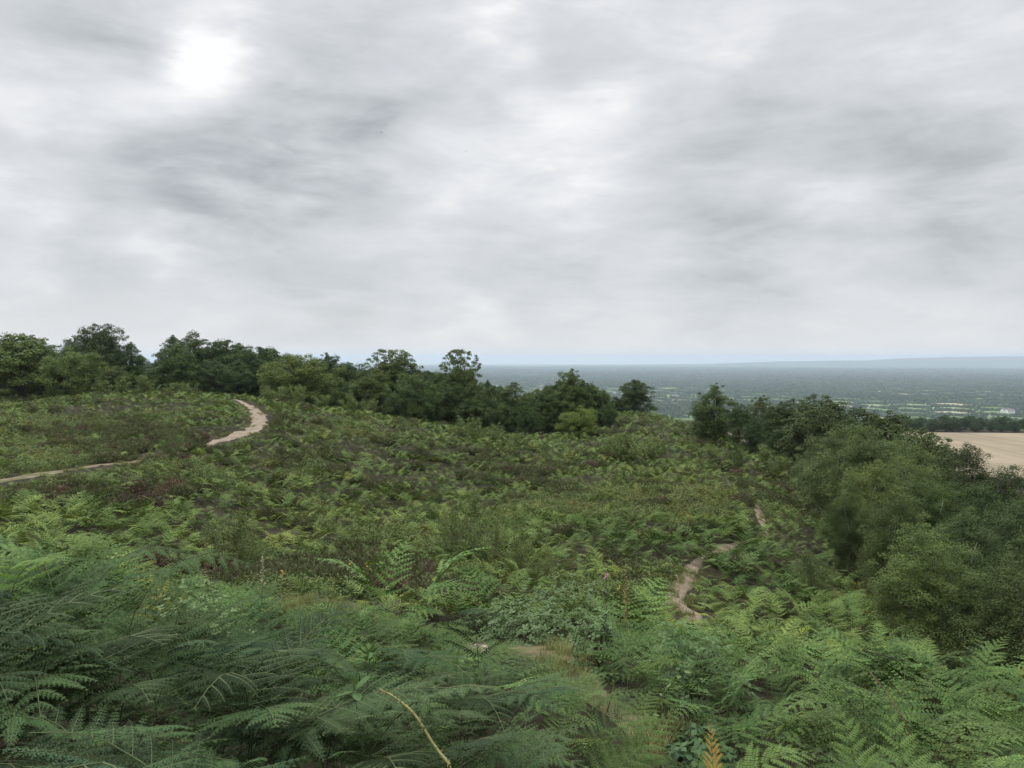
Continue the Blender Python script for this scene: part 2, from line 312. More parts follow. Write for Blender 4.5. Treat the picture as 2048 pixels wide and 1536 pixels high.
# ------------------------------------------------------------------ trees
def tree_meshes(kind, seed):
    """returns (trunk mesh, crown mesh, height); foliage gathered in clumps carried by real limbs"""
    rng = np.random.default_rng(seed); tb = MB(); U = rng.uniform
    if kind == 'oak':   Ht, rx, rz, cz, nc, cr, lf, per = 8, 3.7, 3.5, 4.1, 150, (.6, 1.1), .2, 170
    elif kind == 'wide': Ht, rx, rz, cz, nc, cr, lf, per = 7, 4.8, 3.1, 3.5, 190, (.55, 1.05), .19, 160
    elif kind == 'tall': Ht, rx, rz, cz, nc, cr, lf, per = 10, 3.2, 4.6, 4.9, 170, (.5, 1.0), .18, 160
    elif kind == 'birch': Ht, rx, rz, cz, nc, cr, lf, per = 7.5, 2.4, 3.6, 3.9, 170, (.36, .72), .07, 430
    elif kind == 'birchfar': Ht, rx, rz, cz, nc, cr, lf, per = 7.5, 2.4, 3.6, 3.9, 150, (.36, .75), .15, 120
    elif kind == 'slim': Ht, rx, rz, cz, nc, cr, lf, per = 9, 2.2, 4.0, 4.7, 120, (.45, .8), .16, 150
    elif kind == 'open': Ht, rx, rz, cz, nc, cr, lf, per = 9.5, 3.4, 3.9, 3.9, 170, (.5, .95), .18, 160
    bk = kind.startswith('birch'); rzb = cz-.1
    C = []
    while len(C) < nc:
        d = rdir(rng, 1)[0]; k = U(.62, 1.0) if U() < .75 else U(.25, .6)
        z = d[2]*(rz if d[2] > 0 else rzb)
        w = rx*(1-.3*max(0, d[2])) if bk else rx*(1+.15*max(0, -d[2]))
        lob = 1+.22*math.sin(3*math.atan2(d[1], d[0])+seed)+.12*math.sin(5*d[2]+seed*2)
        C.append((d[0]*w*k*lob, d[1]*w*k*lob, cz+z*k*(1+.1*math.sin(4*math.atan2(d[1], d[0])+seed))))
    C = np.array(C); Rr = U(cr[0], cr[1], nc); nl = np.full(nc, per)*(Rr/np.mean(cr))**1.6
    if kind == 'open': cz_ = 0
    if kind == 'open':       # thin ascending boughs with small sprays and sky between
        a = U(0, 6.28, 150); t = U(.0, 1, 150); rr = 3.2*np.sin(math.pi*(.14+.80*t))**.5*np.sqrt(U(0, 1, 150)); e = np.stack([np.cos(a)*rr, np.sin(a)*rr, 5.4+4.2*t], 1)
        C = np.concatenate([C, e]); Rr = np.concatenate([Rr, U(.22, .45, 150)]); nl = np.concatenate([nl, np.full(150, 48)])
    if bk:     # loose feathery leaders
        k = 40; a = U(0, 6.28, k); q_ = U(0, .95, k); e = np.stack([np.cos(a)*rx*q_, np.sin(a)*rx*q_, cz+rz*np.sqrt(1-q_**2)*U(.8, 1.16, k)], 1)
        C = np.concatenate([C, e]); Rr = np.concatenate([Rr, U(.16, .32, k)]); nl = np.concatenate([nl, np.full(k, 90 if kind == 'birch' else 30)])
    if kind in ('tall', 'oak', 'slim'):
        k = 34; a = U(0, 6.28, k); q_ = U(0, .8, k); e = np.stack([np.cos(a)*rx*q_, np.sin(a)*rx*q_, cz+rz*np.sqrt(1-q_**2)*U(.85, 1.12, k)], 1)
        C = np.concatenate([C, e]); Rr = np.concatenate([Rr, U(.25, .45, k)]); nl = np.concatenate([nl, np.full(k, per*.28)])
    top = Ht*.82; lean = U(-.4, .4, 2); tz = np.linspace(-.5, top, 9)
    tp = np.stack([lean[0]*(tz/top)**2+.12*np.sin(tz*1.3+seed), lean[1]*(tz/top)**2+.1*np.cos(tz*1.1+seed)-.1, tz], 1)
    r0 = {'oak': .26, 'wide': .3, 'tall': .24, 'birch': .11, 'birchfar': .12, 'slim': .13, 'open': .22}[kind]
    tb.tube(tp, r0*(1-np.clip(tz, 0, top)/top*.85), 8)
    for i in range(0, len(C), 3 if bk else 2):
        c = C[i]; zt = np.clip(c[2]*U(.35, .65), .6, top*.9); b = np.array([np.interp(zt, tz, tp[:, j]) for j in range(3)])
        mdp = b*.5+c*.5+np.array((0, 0, .12*(c[2]-b[2])-.1)); rr = r0*U(.16, .3)
        tb.tube([b, b*.75+mdp*.25, mdp, mdp*.5+c*.5, c], np.array([1, .85, .6, .4, .2])*rr*(.6 if bk else 1), 5, 1)
    V = []
    for c, r, n in zip(C, Rr, nl.astype(int)):
        d = rdir(rng, n); d[:, 2] = np.where(d[:, 2] < -.3, -d[:, 2]*.6, d[:, 2]); k = U(.35, 1.12, n)**.55
        el = np.array((1.0, 1.0, .85)) if not bk else np.array((.95, .95, 1.15))
        p = c+d*el*r*k[:, None]
        if bk: p[:, 2] -= U(0, .5, n)**2*r*1.6
        nn = unit(d*1.1+rdir(rng, n)*(.6 if bk else .75)+np.array((0, 0, .4))); ax = unit(np.cross(nn, rdir(rng, n)))
        V.append(leafdiamond(p, ax, nn, lf*U(.7, 1.35, n), lf*.62*U(.7, 1.2, n)))
    bark = M['birchbark'] if bk else M['bark']
    cm = quads_mesh(kind+'_crown', np.concatenate(V), M['birch'] if bk else M['oak'])
    z = np.concatenate(V)[:, :, 2].max()
    return tb.mesh(kind+'_trunk', [bark, M['bark']], True), cm, float(z)
TP = {k: [tree_meshes(k, 11+7*i+len(k)) for i in range(n)] for k, n in (('oak', 4), ('wide', 3), ('tall', 3), ('birch', 4), ('birchfar', 3), ('slim', 2), ('open', 2))}
rnd = random.Random(5)
def tree(name, x, y, h, kind, label, cat='tree', group=None, tint=(1, 1, 1), wide=1.0, var=None, z=None):
    if kind == 'birch' and y > 50: kind = 'birchfar'
    tm, cm, hh = TP[kind][(rnd.randrange(99) if var is None else var) % len(TP[kind])]
    t = ob(name, None, None, (x, y, (H1(x, y) if z is None else z)-.05)); s_ = h/hh; t.scale = (s_*wide, s_*wide, s_); t.rotation_euler = (0, 0, rnd.uniform(0, 6.28))
    t.empty_display_size = .5
    tag(t, label, cat, group); ob('trunk', tm, t); c = ob('crown', cm, t); c.color = (*tint, 1); return t
def ptree(name, px, top, Y, kind, label, base=None, **k):
    """tree whose base stands on the terrain at column px and distance Y and whose top reaches row `top`"""
    x = (px-HX)/F*Y; z = H1(x, Y); return tree(name, x, Y, (HY-top)/F*Y-z, kind, label, **k)

# ------------------------------------------------------------------ ground sheet
def build_ground():
    rr = [0.0]; r = .8
    while r < 23500: rr.append(r); r *= (1.035 if r < 260 else 1.06)
    fwd = np.concatenate([np.linspace(-48, 48, 300), np.linspace(50, 310, 60)]); na = len(fwd); rr = np.array(rr[1:]); nr = len(rr)
    A_ = np.radians(fwd); X = np.outer(rr, np.sin(A_)); Y = np.outer(rr, np.cos(A_)); Z = H(X.ravel(), Y.ravel())
    V = np.stack([X.ravel(), Y.ravel(), Z], 1).tolist(); V.append((0, 0, H1(0, 0))); fs = []; mi = []
    for i in range(nr-1):
        for j in range(na):
            k = (j+1) % na; fs.append((i*na+j, i*na+k, (i+1)*na+k, (i+1)*na+j)); mi.append(0 if rr[i] < 420 else 1)
    for j in range(na): fs.append((len(V)-1, (j+1) % na, j)); mi.append(0)
    me = bpy.data.meshes.new('ground'); me.from_pydata(V, [], fs)
    # heath soil
    m, nt, N = mat('heath_soil'); g = N('ShaderNodeNewGeometry')
    c = ramp(nt, noise(nt, g.outputs['Position'], .8, 6, .65), [(.3, (.016, .017, .009)), (.5, (.028, .025, .014)), (.68, (.05, .042, .024))])
    b = N('ShaderNodeBsdfPrincipled'); nt.links.new(c, b.inputs['Base Color']); b.inputs['Roughness'].default_value = .95; b.inputs['Specular IOR Level'].default_value = .1
    bp = N('ShaderNodeBump'); bp.inputs['Strength'].default_value = .8; bp.inputs['Distance'].default_value = .06
    nt.links.new(noise(nt, g.outputs['Position'], 12, 6, .7), bp.inputs['Height']); nt.links.new(bp.outputs[0], b.inputs['Normal'])
    o = N('ShaderNodeOutputMaterial'); nt.links.new(b.outputs[0], o.inputs[0]); me.materials.append(m)
    # farmland: the same skewed field lattice the hedges are planted along
    m, nt, N = mat('farmland'); g = N('ShaderNodeNewGeometry'); sp = N('ShaderNodeSeparateXYZ'); nt.links.new(g.outputs['Position'], sp.inputs[0])
    X_, Y_ = sp.outputs[0], sp.outputs[1]
    def lin(a, b_, wv): 
        q = math_(nt, 'ADD', math_(nt, 'MULTIPLY', X_, a), math_(nt, 'MULTIPLY', Y_, b_))
        s_ = math_(nt, 'SINE', math_(nt, 'ADD', math_(nt, 'MULTIPLY', X_, wv[0]), math_(nt, 'MULTIPLY', Y_, wv[1])))
        return math_(nt, 'FLOOR', math_(nt, 'ADD', q, math_(nt, 'MULTIPLY', s_, wv[2])))
    cb = N('ShaderNodeCombineXYZ'); nt.links.new(lin(*LAT[0]), cb.inputs[0]); nt.links.new(lin(*LAT[1]), cb.inputs[1])
    wn = N('ShaderNodeTexWhiteNoise', noise_dimensions='2D'); nt.links.new(cb.outputs[0], wn.inputs['Vector'])
    c = ramp(nt, wn.outputs['Value'], [(0, (.05, .08, .03)), (.3, (.08, .12, .04)), (.55, (.13, .18, .07)), (.72, (.2, .24, .11)), (.9, (.34, .31, .2)), (1, (.26, .24, .15))])
    nt.nodes[-1].color_ramp.interpolation = 'CONSTANT'
    c = mixc(nt, math_(nt, 'MULTIPLY', noise(nt, g.outputs['Position'], .01, 4), .5), c, (.07, .1, .04))
    b = N('ShaderNodeBsdfDiffuse'); nt.links.new(c, b.inputs[0]); o = N('ShaderNodeOutputMaterial'); nt.links.new(b.outputs[0], o.inputs[0]); me.materials.append(m)
    me.polygons.foreach_set('material_index', mi); me.polygons.foreach_set('use_smooth', [True]*len(fs)); me.update()
    tag(ob('ground', me), 'rough heath ground falling away to flat farmland', None, kind='structure')
LAT = [(1/130, .18/130, (.0031, .0017, .45)), (-.22/200, 1/200, (.0013, .0023, .5))]
build_ground()

# ------------------------------------------------------------------ paths
def PG(px, py, Y):      # ground point under a pixel column at distance Y
    x = (px-HX)/F*Y; return (x, Y)
PATHS = {
 'pale': [(468,800,79,.4),(492,810,72,.8),(512,824,62,1.2),(518,840,55,1.4),(505,860,49,1.2),(470,872,45.5,1.0),(440,884,43,.8),(415,893,41,.5)],
 'left': [(415,893,41,.5),(330,910,37,.5),(250,922,34,.6),(180,930,32,.9),(90,938,30,1.3),(20,948,28.5,1.3),(-80,960,26.5,1.2),(-300,985,24,1.0)],
 'right': [(1495,990,40,.4),(1508,1008,36.5,.35),(1522,1035,32.5,.45),(1530,1052,30,.35),(1500,1080,27.5,.12),(1472,1091,25.9,.3),(1455,1098,25.0,.6),(1438,1106,24.2,.3),(1410,1120,22.6,.12),(1385,1140,20.6,.5),(1366,1165,19,.55),(1350,1188,17.8,.55),(1366,1212,16.7,.62),(1385,1228,15.9,.5),(1400,1250,14,.4)],
 'near': [(1500,1600,4.2,.3),(1400,1530,4.9,.35),(1320,1470,5.7,.55),(1200,1400,6.8,.4),(1125,1330,8.2,.75),(1040,1280,9.3,.7),(930,1245,10.2,.6),(800,1218,10.8,.6),(700,1208,11,.8),(600,1205,11.1,.9),(480,1195,11.3,.7),(300,1190,11.4,.6),(0,1190,11.2,.6),(-300,1190,11,.6)]}
def spline(p, n=10):
    p = np.array(p, float); o = []
    for i in range(len(p)-1):
        a, b, c, d = p[max(i-1, 0)], p[i], p[i+1], p[min(i+2, len(p)-1)]
        for k in range(n):
            t = k/n; o.append(.5*((2*b)+(c-a)*t+(2*a-5*b+4*c-d)*t*t+(3*b-a-3*c+d)*t**3))
    o.append(p[-1]); return np.array(o)
PW = {k: spline([(*PG(a, b, c), w) for a, b, c, w in v]) for k, v in PATHS.items()}
def path_dist(x, y):    # signed: distance to the nearest path edge
    d = np.full(len(x), 1e3)
    for k, q in PW.items():
        for i in range(0, len(q), 2):
            dd = np.sqrt((x-q[i, 0])**2+(y-q[i, 1])**2)-q[i, 2]*.5; d = np.minimum(d, dd)
    return d
def soil_mat(name, cols, patch=None):
    m, nt, N = mat(name); g = N('ShaderNodeNewGeometry'); n1 = noise(nt, g.outputs['Position'], 2.5, 8, .7)
    c = ramp(nt, n1, [(.3, cols[0]), (.5, cols[1]), (.7, cols[2])])
    if patch:
        f = ramp(nt, noise(nt, g.outputs['Position'], 1.1, 5, .6, .5), [(.46, (0, 0, 0)), (.56, (1, 1, 1))]); c = mixc(nt, f, c, patch)
    b = N('ShaderNodeBsdfPrincipled'); nt.links.new(c, b.inputs['Base Color']); b.inputs['Roughness'].default_value = .95; b.inputs['Specular IOR Level'].default_value = .1
    bp = N('ShaderNodeBump'); bp.inputs['Strength'].default_value = .7; bp.inputs['Distance'].default_value = .03
    nt.links.new(noise(nt, g.outputs['Position'], 20, 6, .7), bp.inputs['Height']); nt.links.new(bp.outputs[0], b.inputs['Normal'])
    o = N('ShaderNodeOutputMaterial'); nt.links.new(b.outputs[0], o.inputs[0]); return m
SM = {'pale': soil_mat('pale_sandy_dirt', [(.12, .096, .066), (.2, .16, .118), (.28, .23, .175)]),
      'left': soil_mat('worn_dirt', [(.1, .08, .05), (.15, .12, .08), (.25, .2, .145)], (.095, .095, .045)),
      'right': soil_mat('sandy_dirt', [(.09, .07, .046), (.16, .125, .088), (.25, .2, .15)]),
      'near': soil_mat('trodden_grass', [(.07, .06, .03), (.12, .1, .055), (.2, .16, .1)], (.09, .1, .04))}
PL = {'pale': 'pale sandy footpath curving over the crest on the left', 'left': 'faint dirt path running to the left edge', 'right': 'narrow sandy path winding through the bracken', 'near': 'trodden grassy path behind the near bracken'}
for k, q in PW.items():
    q = spline(q[::3], 8); T = np.gradient(q[:, :2], axis=0); T = unit(T); S = np.stack([-T[:, 1], T[:, 0]], 1); nx = 7
    V = []; sarc = np.cumsum(np.r_[0, np.linalg.norm(np.diff(q[:, :2], axis=0), axis=1)])
    for j in range(nx):
        u = j/(nx-1)*2-1
        wob = (fbm(sarc, sarc*0+j*9, 1.3, 31, 3)-.5)*1.1*(abs(u) > .6)
        w = q[:, 2]*.5*(u+np.sign(u)*wob)
        xy = q[:, :2]+S*w[:, None]; V.append(np.c_[xy, H(xy[:, 0], xy[:, 1])+.03-.12*(abs(u) > .9)])
    V = np.array(V); n = len(q); me = bpy.data.meshes.new('path')
    me.from_pydata(V.reshape(-1, 3).tolist(), [], [(j*n+i, j*n+i+1, (j+1)*n+i+1, (j+1)*n+i) for j in range(nx-1) for i in range(n-1)])
    me.polygons.foreach_set('use_smooth', [True]*len(me.polygons)); me.materials.append(SM[k]); tag(ob('path', me), PL[k], None, kind='structure')

# ------------------------------------------------------------------ heath vegetation
rng = np.random.default_rng(77)
XY = []; Y = 1.15
def edge(Y): return np.interp(Y, [0, 8, 14, 17, 22, 30, 44, 62, 76, 90, 300], [7.5, 7, 7.6, 8.2, 9.4, 11.8, 15.4, 20.5, 24, 30, 60])
while Y < 118:
    s_ = .135+.0054*Y+.085*math.exp(-(Y/7.5)**2); xs = np.arange(-.72*Y-3, .72*Y+3, s_)
    XY.append(np.stack([xs+rng.uniform(-.5, .5, len(xs))*s_, Y+rng.uniform(-.5, .5, len(xs))*s_], 1)); Y += s_
XY = np.concatenate(XY); X, Y = XY[:, 0], XY[:, 1]; Z = H(X, Y); pd = path_dist(X, Y)
PX = HX+X/Y*F; PY = HY-Z/Y*F
vis_edge = edge(Y)
# limit of how high foreground plants may reach (row of the bank's outline in the photograph)
TOPX = [-400, 0, 100, 250, 350, 430, 520, 600, 700, 800, 900, 1000, 1100, 1150, 1180, 1300, 1400, 1600, 1800, 1950, 2048, 2500]
TOPY = [1060, 1075, 1080, 1110, 1150, 1190, 1160, 1215, 1200, 1215, 1245, 1275, 1330, 1350, 1290, 1235, 1245, 1265, 1275, 1280, 1310, 1330]
near = Y < 10.8
def patch(x0, y0, rx, ry, px, py): return np.exp(-((px-x0)/rx)**2-((py-y0)/ry)**2)
PYv = PY-.5/Y*F*.6
hth = np.zeros(len(X)); shb = np.zeros(len(X)); yel = np.zeros(len(X)); dark = np.zeros(len(X))
for a in ((120,880,150,40,.45),(30,850,120,30,.4),(260,890,110,26,.6),(300,845,90,22,.5),(110,985,170,26,.7),(350,975,90,40,.7),(520,1010,90,26,.5),(560,925,100,22,.5),(640,905,90,20,.5),(630,1130,120,55,.6),
          (800,1150,110,45,.75),(900,1200,70,30,.7),(520,1130,80,50,.5),(1020,930,100,20,.4),(1110,960,130,30,.45),(760,960,90,20,.4),(380,870,70,20,.3),(1500,1000,70,30,.6),(1600,1040,50,20,.4),(1480,940,80,20,.5),(870,900,80,15,.3),(980,870,60,12,.3)): hth += a[4]*patch(*a[:4], PX, PYv)
for a in ((600,1160,160,40,.9),(750,1200,140,25,.8),(1160,1180,130,45,.7),(700,860,110,22,.6),(400,940,120,30,.5),(150,900,220,50,.5),(1250,1000,220,50,.6),(1400,1000,120,40,.6),(1080,1000,120,40,.4),(650,1060,160,50,.5),(900,1100,90,60,.4),(1250,1110,120,40,.3),(60,840,140,30,.5),(300,830,150,25,.4)): shb += a[4]*patch(*a[:4], PX, PYv)
for a in ((700,862,110,20,.8),(640,1050,180,50,.5),(1250,990,200,50,.8),(1420,1000,100,40,.6),(540,1040,80,30,.6),(80,860,160,40,.5),(1420,880,80,25,.4)): yel += a[4]*patch(*a[:4], PX, PYv)
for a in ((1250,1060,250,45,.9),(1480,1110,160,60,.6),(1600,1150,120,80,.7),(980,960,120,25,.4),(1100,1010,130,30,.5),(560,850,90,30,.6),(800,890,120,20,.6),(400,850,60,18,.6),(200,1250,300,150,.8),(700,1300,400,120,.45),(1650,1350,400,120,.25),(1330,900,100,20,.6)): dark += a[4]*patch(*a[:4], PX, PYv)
n1 = fbm(X, Y, .35, 21, 3); n2 = fbm(X, Y, .3, 41, 3); r1 = rng.random(len(X))
dens = np.ones(len(X))
wood = X > vis_edge+1.2
kind = np.zeros(len(X), int)      # 0 bracken, 1 heather, 2 low shrub, 3 grass, -1 none
n3 = vn(X, Y, 1.1, 63)
kind[(hth*.75+(n1-.5)*1.3+(n3-.5)*.9+(r1-.5)*.5 > .6) & ~near] = 1
kind[(kind == 0) & (shb*.8+(n2-.5)*1.3+(vn(X, Y, 1.0, 67)-.5)*.9+(rng.random(len(X))-.5)*.7 > .6) & ~near] = 2
kind[wood] = np.where(r1[wood] < .35, 0, -1)
kind[(pd < .12) & (pd > -.1) & (r1 < .4)] = 3
kind[(pd < .1) & (Y < 12) & (Y > 4) & (r1 < .4)] = 3
kind[(pd < .05+.12*vn(X, Y, 2.0, 171)) & (kind != 3)] = -1
nv = ((PX > 480) & (PX < 720) & (Y > 8)) | ((PX > 1098) & (PX < 1155) & (PY > 1285) & (PY < 1400)) | ((PX > 1285) & (PX < 1375) & (PY > 1445) & (PY < 1500))
np_ = (Y < 12.5) & ~nv & (kind != 0); kind[np_] = 0
rp = (PY < 1138) & (PY > 1046) & (PX > 1376) & (PX < 1570) & (pd < .3); kind[rp & ~((PY > 1091) & (PY < 1103) & (pd < 0))] = 0
gr = near & (((PX > 1098) & (PX < 1155) & (PY > 1285) & (PY < 1400)) | ((PX > 1285) & (PX < 1375) & (PY > 1445) & (PY < 1500)))
kind[gr] = np.where(r1[gr] < .85, 3, -1)
print('veg', [(k, int((kind == k).sum())) for k in (-1, 0, 1, 2, 3)])
qp_ = lambda q, j: HX+q[j, 0]/q[j, 1]*F
CAP = np.full(len(X), 9.0)       # plants stay low where the photograph looks over them onto a path or a single plant
for k_, lo_, hi_ in (('pale', 0, 99), ('left', 10, 99), ('right', 0, 999), ('near', 18, 74)):
    q = PW[k_]; qz = H(q[:, 0], q[:, 1])
    for j in range(lo_, min(hi_, len(q)), 1):
        qr_ = HY-(qz[j]+.03)/q[j, 1]*F
        if k_ == 'right' and not (1003 < qr_ < 1044 or (1090 < qr_ < 1103 and HX+q[j, 0]/q[j, 1]*F > 1436) or 1138 < qr_ < 1228): continue
        if k_ == 'left' and qp_(q, j) > 60 and vn(j, 0, .45, 5) < .4: continue
        if k_ == 'near' and not (470 < HX+q[j, 0]/q[j, 1]*F < 740 or 1085 < HX+q[j, 0]/q[j, 1]*F < 1165 or 1290 < HX+q[j, 0]/q[j, 1]*F < 1350): continue
        qp = HX+q[j, 0]/q[j, 1]*F; qr = HY-(qz[j]+.03)/q[j, 1]*F
        m_ = (Y < q[j, 1]) & (abs(PX-qp) < q[j, 2]*.4/q[j, 1]*F+5) & (PY > qr-4) & (Y > {'right': 9, 'near': 1.5, 'pale': 12, 'left': 12}[k_])
        cap = (-(qr-HY)/F*Y-Z)*(1.0 if k_ != 'near' else 1.15)*.92; CAP = np.where(m_, np.minimum(CAP, np.maximum(cap, .03)), CAP)
for px_, Y_, hw_, row_ in ((1432,4.1,60,1600),(1772,3.4,50,1530),(1862,3.4,45,1530),(515,3.6,35,1260),(700,5.6,30,1250),(300,2.9,22,1330),(850,2.1,60,1500),(1320,5.4,45,1450),(935,4.0,30,1350),(1785,4.1,35,1450),(1125,8.2,24,1380),(1213,10.6,12,1240),(1252,9.6,10,1260),(535,5.2,14,1170),(952,9.0,14,1278),(1075,9.9,60,1265),(780,2.4,55,1420),(1325,5.7,34,1500),(240,2.4,60,1400)):
    m_ = (Y < Y_) & (abs(PX-px_) < hw_) & (PY > row_-30); CAP = np.where(m_, np.minimum(CAP, np.maximum(-(row_-HY)/F*Y-Z, .03)), CAP)
# bracken
PROT = [frond(s, 0, 1.0, s00=.5) for s in range(8)]+[frond(s+20, 1, 1.0, s00=.44) for s in range(8)]+[frond(s+40, 2) for s in range(8)]+[frond(s+60, 3) for s in range(6)]
i0 = np.where(kind == 0)[0]; b = i0
d = Y[b]; lod = np.where(d < 4.6, 0, np.where(d < 9.5, 1, np.where(d < 48, 2, 3))); base = np.array([0, 8, 16, 24]); cnt = np.array([8, 8, 8, 6])
idx = base[lod]+(rng.random(len(b))*cnt[lod]).astype(int)
hgt = (.72+.35*fbm(X[b], Y[b], .5, 61, 2))*rng.uniform(.75, 1.15, len(b))*np.where(d < 11, 1.08, np.where(d < 20, .56, .58+.002*d))
low = np.clip(hth[b]+shb[b], 0, 1); hgt *= 1-.3*low*(d > 11)
cl1 = vn(X[b], Y[b], 1.5, 151); cl2 = vn(X[b], Y[b], .75, 153); cl = np.clip((cl1*.55+cl2*.45-.28)*2.3, 0, 1)
hgt *= np.where(d < 11, .55+.55*cl, .5+.8*cl)*(1+(d > 11)*.05)*np.where(rng.random(len(b)) < .3, .72, 1)
lim = (HY-np.interp(PX[b], TOPX, TOPY))/F*d-Z[b]      # metres available under the bank's outline
nb = (d < 10.8)
hgt = np.where(nb, np.minimum(hgt, lim*1.0), hgt)
hgt = np.where((pd[b] < .7) & ((Y[b] > 12.5) | nv[b]), hgt*np.clip(.5+pd[b]*.7, .4, 1), hgt)
hid = (PX[b] > 1385) & (PX[b] < 1540) & (PY[b] > 1050) & (PY[b] < 1160) & (pd[b] < 1.0); hgt = np.where(hid, .5+.35*rng.random(len(b)), hgt)
hgt = np.minimum(hgt, CAP[b])
ok = (hgt > .2) & ((d > 2.7+.9*cl1) | (PX[b] > 900)) & (rng.random(len(b)) < np.where(d < 11, .72+.5*cl, .5+.9*cl)) & ((d > 1.7)|(hgt < lim*.8))
t1 = fbm(X[b], Y[b], .9, 81, 3); g = .72+.75*t1; rr = rng.random(len(b))
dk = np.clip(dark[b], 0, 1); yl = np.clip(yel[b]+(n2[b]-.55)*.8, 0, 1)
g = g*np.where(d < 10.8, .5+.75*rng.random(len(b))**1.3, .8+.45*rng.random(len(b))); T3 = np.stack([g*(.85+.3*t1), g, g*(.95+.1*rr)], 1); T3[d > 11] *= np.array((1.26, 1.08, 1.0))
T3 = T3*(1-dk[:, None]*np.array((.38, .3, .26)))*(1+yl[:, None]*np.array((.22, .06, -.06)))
lf_ = (PX[b] < 760) & (d < 5.5); T3[lf_] *= np.array((.55, .62, .7)); sp = rng.random(len(b)) < .05; T3[sp] *= np.array((1.4, 1.2, .85))  # shadow of the near left bank put into the tint: darker, bluer fronds
sp = (rng.random(len(b)) < .004+.015*yl); T3[sp] = np.array((1.9, 1.15, .8))
sc = hgt/1.0*rng.uniform(.9, 1.1, len(b)); szf = np.where(d < 11, .98, np.where(d < 50, .92, 1.05))
yaw_ = rng.uniform(-math.pi, math.pi, len(b)); yaw_ = np.where(rng.random(len(b)) < .55, rng.normal(-math.pi/2, .9, len(b)), yaw_)
rot = np.stack([rng.normal(0, .16, len(b)), rng.normal(0, .16, len(b)), yaw_], 1)
S3 = np.stack([np.maximum(sc, .45)*szf, np.maximum(sc, .45)*szf, sc], 1)
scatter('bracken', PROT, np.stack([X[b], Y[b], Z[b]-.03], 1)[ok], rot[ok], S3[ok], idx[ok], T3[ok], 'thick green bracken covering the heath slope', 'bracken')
# heather
hm = [heather_mesh(i) for i in range(4)]
b = np.where((kind == 1) & (CAP > .1))[0]; n = len(b); d = Y[b]; s_ = np.minimum((1.0+.010*d)*rng.uniform(.65, 1.25, n), CAP[b]/.34); S3 = np.stack([s_, s_, s_*rng.uniform(.8, 1.2, n)], 1)
g = .7+.7*fbm(X[b], Y[b], 1.2, 91, 2); T3 = np.stack([g*.98, g, g*.95], 1)
pur = np.zeros(n)
for a in ((90,1002,16,8),(305,1000,60,14),(600,1016,30,9),(650,1016,12,7),(750,1003,14,6)): pur += patch(*a, PX[b], PYv[b])
T3[pur > .35] *= np.array((.85, .6, .95)); pr = rng.random(n) < .05; T3[pr] *= np.array((1.3, .85, 1.25))
scatter('heather', hm, np.stack([X[b], Y[b], Z[b]-.02], 1), np.stack([rng.normal(0, .1, n), rng.normal(0, .1, n), rng.uniform(0, 6.28, n)], 1), S3, rng.integers(0, 4, n), T3, 'brown and faintly purple heather clumps among the bracken', 'heather')
# low shrub (bilberry)
sm_ = [shrub_mesh(i) for i in range(4)]
b = np.where((kind == 2) & (CAP > .1))[0]; n = len(b); d = Y[b]; s_ = np.minimum((.9+.011*d)*rng.uniform(.55, 1.25, n), CAP[b]/.34)
g = .75+.7*fbm(X[b], Y[b], .8, 95, 2); T3 = np.stack([g*(1+.1*np.clip(yel[b], 0, 1)), g, g*.9], 1); q = rng.random(n) < .1; T3[q] *= np.array((1.2, .85, .75))
scatter('bilberry', sm_, np.stack([X[b], Y[b], Z[b]-.02], 1), np.stack([rng.normal(0, .1, n), rng.normal(0, .1, n), rng.uniform(0, 6.28, n)], 1), np.stack([s_, s_, s_*.85], 1), rng.integers(0, 4, n), T3, 'low yellowish green and rusty scrub between the bracken', 'low scrub')
# grass along the paths
gm = [grass_mesh(i) for i in range(4)]
b = np.where(kind == 3)[0]; b = np.repeat(b, np.where(Y[b] < 12, 9, 4)); n = len(b); xx = X[b]+rng.normal(0, .12, n); yy = Y[b]+rng.normal(0, .12, n)
s_ = np.where(Y[b] > 15, .6, .5)*rng.uniform(.6, 1.3, n)
g = rng.uniform(.7, 1.2, n); T3 = np.stack([g, g, g], 1)
scatter('grass', gm, np.stack([xx, yy, H(xx, yy)-.01], 1), np.stack([n*[0], n*[0], rng.uniform(0, 6.28, n)], 1), np.stack([s_, s_, s_], 1), rng.integers(0, 4, n), T3, 'short dry grass along the footpaths', 'grass')


